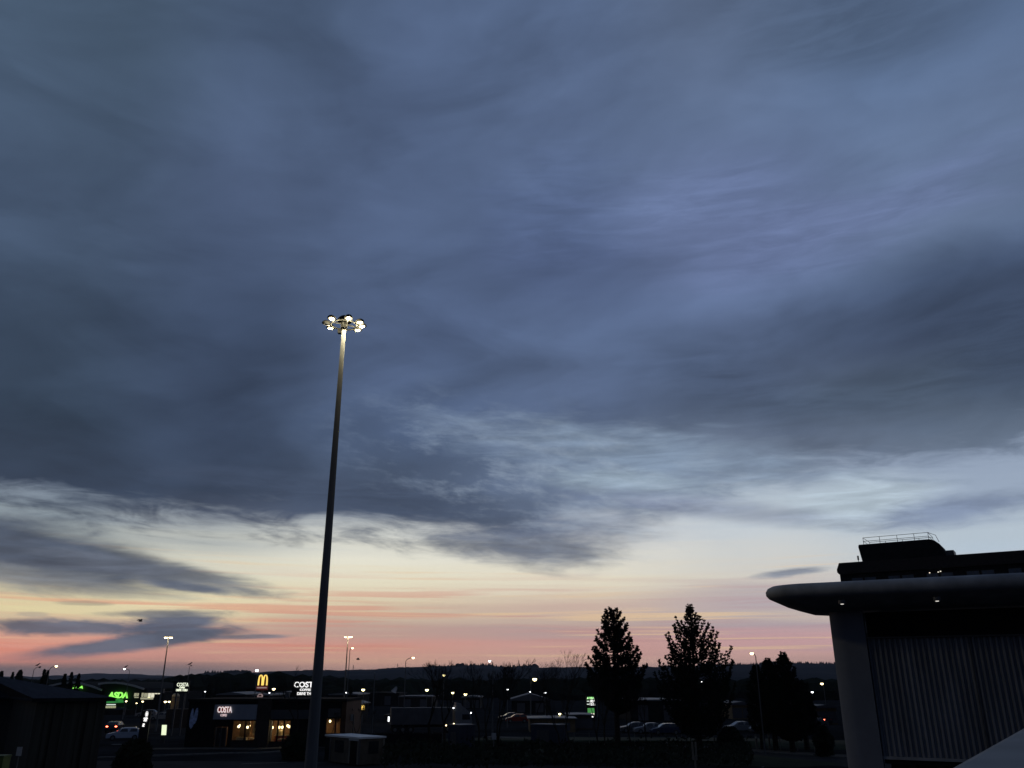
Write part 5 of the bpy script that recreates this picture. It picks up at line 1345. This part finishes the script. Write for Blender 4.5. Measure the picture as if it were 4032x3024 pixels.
# hedge along the bottom verge
r = random.Random(77); b = MB()
for i in range(5200):
    px = r.uniform(1480, 2960); D = r.uniform(74, 92) if px > 1500 else 80
    x = X(px, 2950, D); hh = 0.35 + 0.9 * max(0.0, mnoise.noise(Vector((x*0.25, D*0.3, 0))) + 0.35)
    c = Vector((x, D, r.uniform(0.3, 0.5 + hh)))
    v = Vector((r.gauss(0,1), r.gauss(0,1), r.gauss(0.5,1))).normalized() * 0.4; u = v.orthogonal().normalized() * 0.16
    b.add([c-u, c+v*0.6-u*0.4, c+v, c+u], [(0,1,2,3)])
tag(b.build('undergrowth', M['leaf']), kind='stuff')

def bare_tree(px, py_top, base_py, D, spread, label, seed, lean=0.0, stems=1, trunk_r=0.13, depth=6, name='bare_tree', thin=1.0):
    r = random.Random(seed); x0 = X(px, base_py, D); H = Z(py_top, D); w = spread
    e = tag(empty(name, (x0, D, 0)), label, 'bare tree', 'leafless trees')
    def grow(p, d, L, rad, lev, tr, tw):
        q = p + d * L * 0.5 + Vector((r.gauss(0,1), r.gauss(0,1), 0)) * L * 0.04
        e_ = p + d * L
        (tr if lev < 2 else tw).tube([p, q, e_], [rad, rad*0.85, rad*0.68], 5 if lev < 2 else 3, caps=False)
        if lev >= depth: return
        n = 2 if lev == 0 else r.choice((2, 3, 3))
        for k in range(n):
            a = r.uniform(0, 6.283); tilt = r.uniform(0.22, 0.62) * w
            side = d.orthogonal().normalized(); side = Matrix.Rotation(a, 3, d) @ side
            nd = (d + side * tilt + Vector((0,0,0.16))).normalized()
            grow(e_, nd, L * r.uniform(0.62, 0.86), max(rad * 0.62, 0.012*thin), lev + 1, tr, tw)
    sets = []
    for s_ in range(stems):
        tr = MB(); tw = MB(); sets.append((tr, tw))
        d = Vector((lean + r.uniform(-0.12, 0.12) * (stems > 1), r.uniform(-0.05, 0.05), 1)).normalized()
        L0 = H * 0.30
        grow(Vector((0.35*(s_ - (stems-1)/2), 0, 0)), d, L0, trunk_r, 0, tr, tw)
    zmax = max(v[2] for a, b in sets for v in b.v)
    k_ = H / zmax
    for tr, tw in sets:
        tr.v = [(x, y, z*k_) for x, y, z in tr.v]; tw.v = [(x, y, z*k_) for x, y, z in tw.v]
        tr.build('trunk', M['bark'], e); tw.build('crown', M['bark'], e)
    return e
BT = [
 (1168, 2620, 2905, 92, 1.0, 'bare tree between the lit cafe windows and the big mast', 3, 0.0, 1, 0.12),
 (1748, 2592, 2905, 92, 0.9, 'bare tree with dark trunk just left of the lorry cab', 5, 0.0, 1, 0.17),
 (1690, 2600, 2890, 96, 0.9, 'bare tree with spreading lower boughs over the white trailer', 9, -0.05, 1, 0.20),
 (1903, 2598, 2905, 90, 0.7, 'slim bare tree, left of the pair beside the blank sign plate', 14, 0.0, 2, 0.12),
 (1960, 2590, 2905, 91, 0.7, 'slim bare tree, right of the pair beside the blank sign plate', 17, 0.03, 2, 0.11),
 (2214, 2640, 2925, 86, 0.7, 'bare trunk leaning left, first of the leaning two', 21, -0.16, 1, 0.10),
 (2256, 2640, 2935, 85, 0.7, 'bare trunk leaning left, second of the leaning two', 27, -0.20, 1, 0.12),
 (2352, 2650, 2945, 86, 0.6, 'thin upright bare trunk right below the price totem', 30, -0.02, 1, 0.12),
 (2390, 2680, 2965, 84, 0.6, 'thin bare trunk left of the rounded conifer trunk', 33, -0.08, 1, 0.09),
 (2482, 2690, 2945, 87, 0.6, 'bare trunk right of the rounded conifer trunk', 36, -0.05, 1, 0.10),
 (2545, 2720, 2945, 88, 0.8, 'small bare tree in the gap between the big conifers', 39, 0.0, 1, 0.09),
 (2232, 2556, 2790, 130, 1.0, 'fine-twigged bare tree with a round crown against the pink sky', 42, -0.02, 1, 0.14),
 (2160, 2588, 2790, 135, 1.15, 'low wide bare tree left of the round-crowned one on the skyline', 45, 0.0, 2, 0.12),
 (2120, 2604, 2790, 140, 1.1, 'smallest bare tree at the left of the skyline trio', 48, -0.05, 1, 0.10),
 (1400, 2760, 2900, 104, 0.9, 'small bare sapling in front of the grey panel fence', 52, 0.05, 1, 0.06),
 (1300, 2800, 2900, 98, 0.9, 'small bare sapling before the dim orange cafe window', 56, 0.0, 1, 0.05),
]
for px, pt, pb, D, spd, lb, sd, ln, st, tr_ in BT:
    bare_tree(px, pt, pb, D, spd, lb, sd, ln, st, tr_)

# ------------------------------------------------------------------ pylons, gulls, birds, steam
for px, py, pb, lb in ((1392, 2618, 2640, 'faint tiny lattice pylon on the hill right of the masts'), (1566, 2612, 2632, 'tiny lattice pylon on the hill left of the curved lamp'), (2043, 2598, 2630, 'thin lattice mast on the hill above the small lamps'), (3235, 2604, 2618, 'tiny pylon on the wooded hill at the right')):
    D = 2500; a_ = at(px, py, D); h_ = a_.z - at(px, pb, D).z + 6
    e = tag(empty('pylon', (a_.x, D, a_.z - h_)), lb, 'pylon', 'pylons on the hill')
    b = MB(); s_ = 1.6
    for sx in (-s_, s_):
        for sy in (-s_, s_): b.tube([(sx,sy,0),(sx*0.15,sy*0.15,h_)], 0.22, 4)
    for k in range(6):
        z0 = h_*k/6; w0 = s_*(1-0.85*k/6)
        b.tube([(-w0,-w0,z0),(w0*0.9,-w0*0.9,z0+h_/6)], 0.12, 3); b.tube([(w0,w0,z0),(-w0*0.9,w0*0.9,z0+h_/6)], 0.12, 3)
    b.build('lattice', M['darksteel'], e)
    b = MB(); b.tube([(-3.2,0,h_*0.72),(3.2,0,h_*0.72)], 0.18, 4); b.tube([(-2.2,0,h_*0.88),(2.2,0,h_*0.88)], 0.18, 4); b.build('crossarm', M['darksteel'], e)
def gull(px, py, D, rz, label, s=1.0):
    p = at(px, py, D); e = tag(empty('gull', (p.x, D, p.z), rz), label, 'gull', 'gulls perched on the lamps')
    b = MB()
    b.tube([(-0.34*s,0,0.02*s),(-0.22*s,0,0.06*s),(0.0,0,0.13*s),(0.16*s,0,0.22*s),(0.22*s,0,0.33*s),(0.30*s,0,0.36*s),(0.34*s,0,0.355*s)], [0.015*s,0.05*s,0.10*s,0.085*s,0.05*s,0.055*s,0.02*s], 8)
    b.build('body', M['feather'], e, smooth=True)
    MB().tube([(0.33*s,0,0.355*s),(0.42*s,0,0.335*s)], [0.018*s,0.006*s], 5).build('beak', M['darksteel'], e)
    b = MB(); b.tube([(0.0,0.03,0.06*s),(0.0,0.03,-0.06*s)], 0.012*s, 4); b.tube([(0.0,-0.03,0.06*s),(0.0,-0.03,-0.06*s)], 0.012*s, 4); b.build('leg', M['darksteel'], e)
gull(147, 2622, 150, 0.0, 'gull on the unlit leftmost curved lamp', 1.2)
gull(494, 2629, 170, 0.3, 'gull on the lit lamp behind the supermarket', 1.2)
gull(747, 2618, 160, 0.1, 'gull on the unlit lamp near the coffee sign', 1.3)
def flying(px, py, D, rz, label, span):
    p = at(px, py, D); e = tag(empty('flying_bird', (p.x, D, p.z), rz), label, 'bird')
    b = MB(); b.tube([(-0.35,0,0),(-0.1,0,0.02),(0.2,0,0.03),(0.35,0,0.0)], [0.02,0.1,0.09,0.02], 8); b.build('body', M['feather'], e, smooth=True)
    for s_ in (-1, 1):
        w_ = MB(); w_.add([(0.15,0,0.04),(-0.15,0,0.03),(-0.12,s_*span*0.5,0.28),(0.12,s_*span*0.5,0.30),(-0.22,s_*span,0.10),(-0.05,s_*span,0.12),
                           (0.15,0,0.00),(-0.15,0,0.00),(-0.12,s_*span*0.5,0.26),(0.12,s_*span*0.5,0.27),(-0.22,s_*span,0.09),(-0.05,s_*span,0.10)],
                          [(0,1,2,3),(3,2,4,5),(9,8,7,6),(11,10,8,9),(0,3,9,6),(3,5,11,9),(1,7,8,2),(2,8,10,4),(4,10,11,5)]); w_.build('wing', M['feather'], e)
flying(552, 2446, 120, 1.0, 'small dark bird flying before the slate cloud at the left', 0.55)
flying(1410, 2597, 160, 0.4, 'tiny bird gliding low in the pink sky right of the masts', 0.6)
# steam plume
D = 258.0
sm_m = bpy.data.materials.new('steam'); sm_m.use_nodes = True; nt = sm_m.node_tree; nt.nodes.clear()
pv = nt.nodes.new('ShaderNodeVolumePrincipled'); pv.inputs['Color'].default_value = (0.9,0.92,1,1); pv.inputs['Density'].default_value = 0.55
no = nt.nodes.new('ShaderNodeOutputMaterial'); nt.links.new(pv.outputs[0], no.inputs['Volume'])
b = MB()
for px, py, rr in ((1550,2722,0.55),(1554,2717,0.6),(1558,2712,0.55),(1561,2707,0.45)):
    pass
q = [at(px, py, D) for px, py in ((1549,2726),(1552,2720),(1557,2713),(1560,2707),(1561,2703))]
b.tube(q, [0.9,0.75,0.6,0.45,0.15], 8)
tag(b.build('steam', sm_m), kind='stuff')

# ------------------------------------------------------------------ the air
hz = bpy.data.materials.new('thin_air'); hz.use_nodes = True; nt = hz.node_tree; nt.nodes.clear()
pv = nt.nodes.new('ShaderNodeVolumePrincipled'); pv.inputs['Color'].default_value = (0.80,0.86,1.0,1); pv.inputs['Density'].default_value = 0.00006
no = nt.nodes.new('ShaderNodeOutputMaterial'); nt.links.new(pv.outputs[0], no.inputs['Volume'])
hb = MB(); hb.box(-9500, 9500, -500, 9500, -32, 130)
tag(hb.build('haze', hz), kind='stuff')
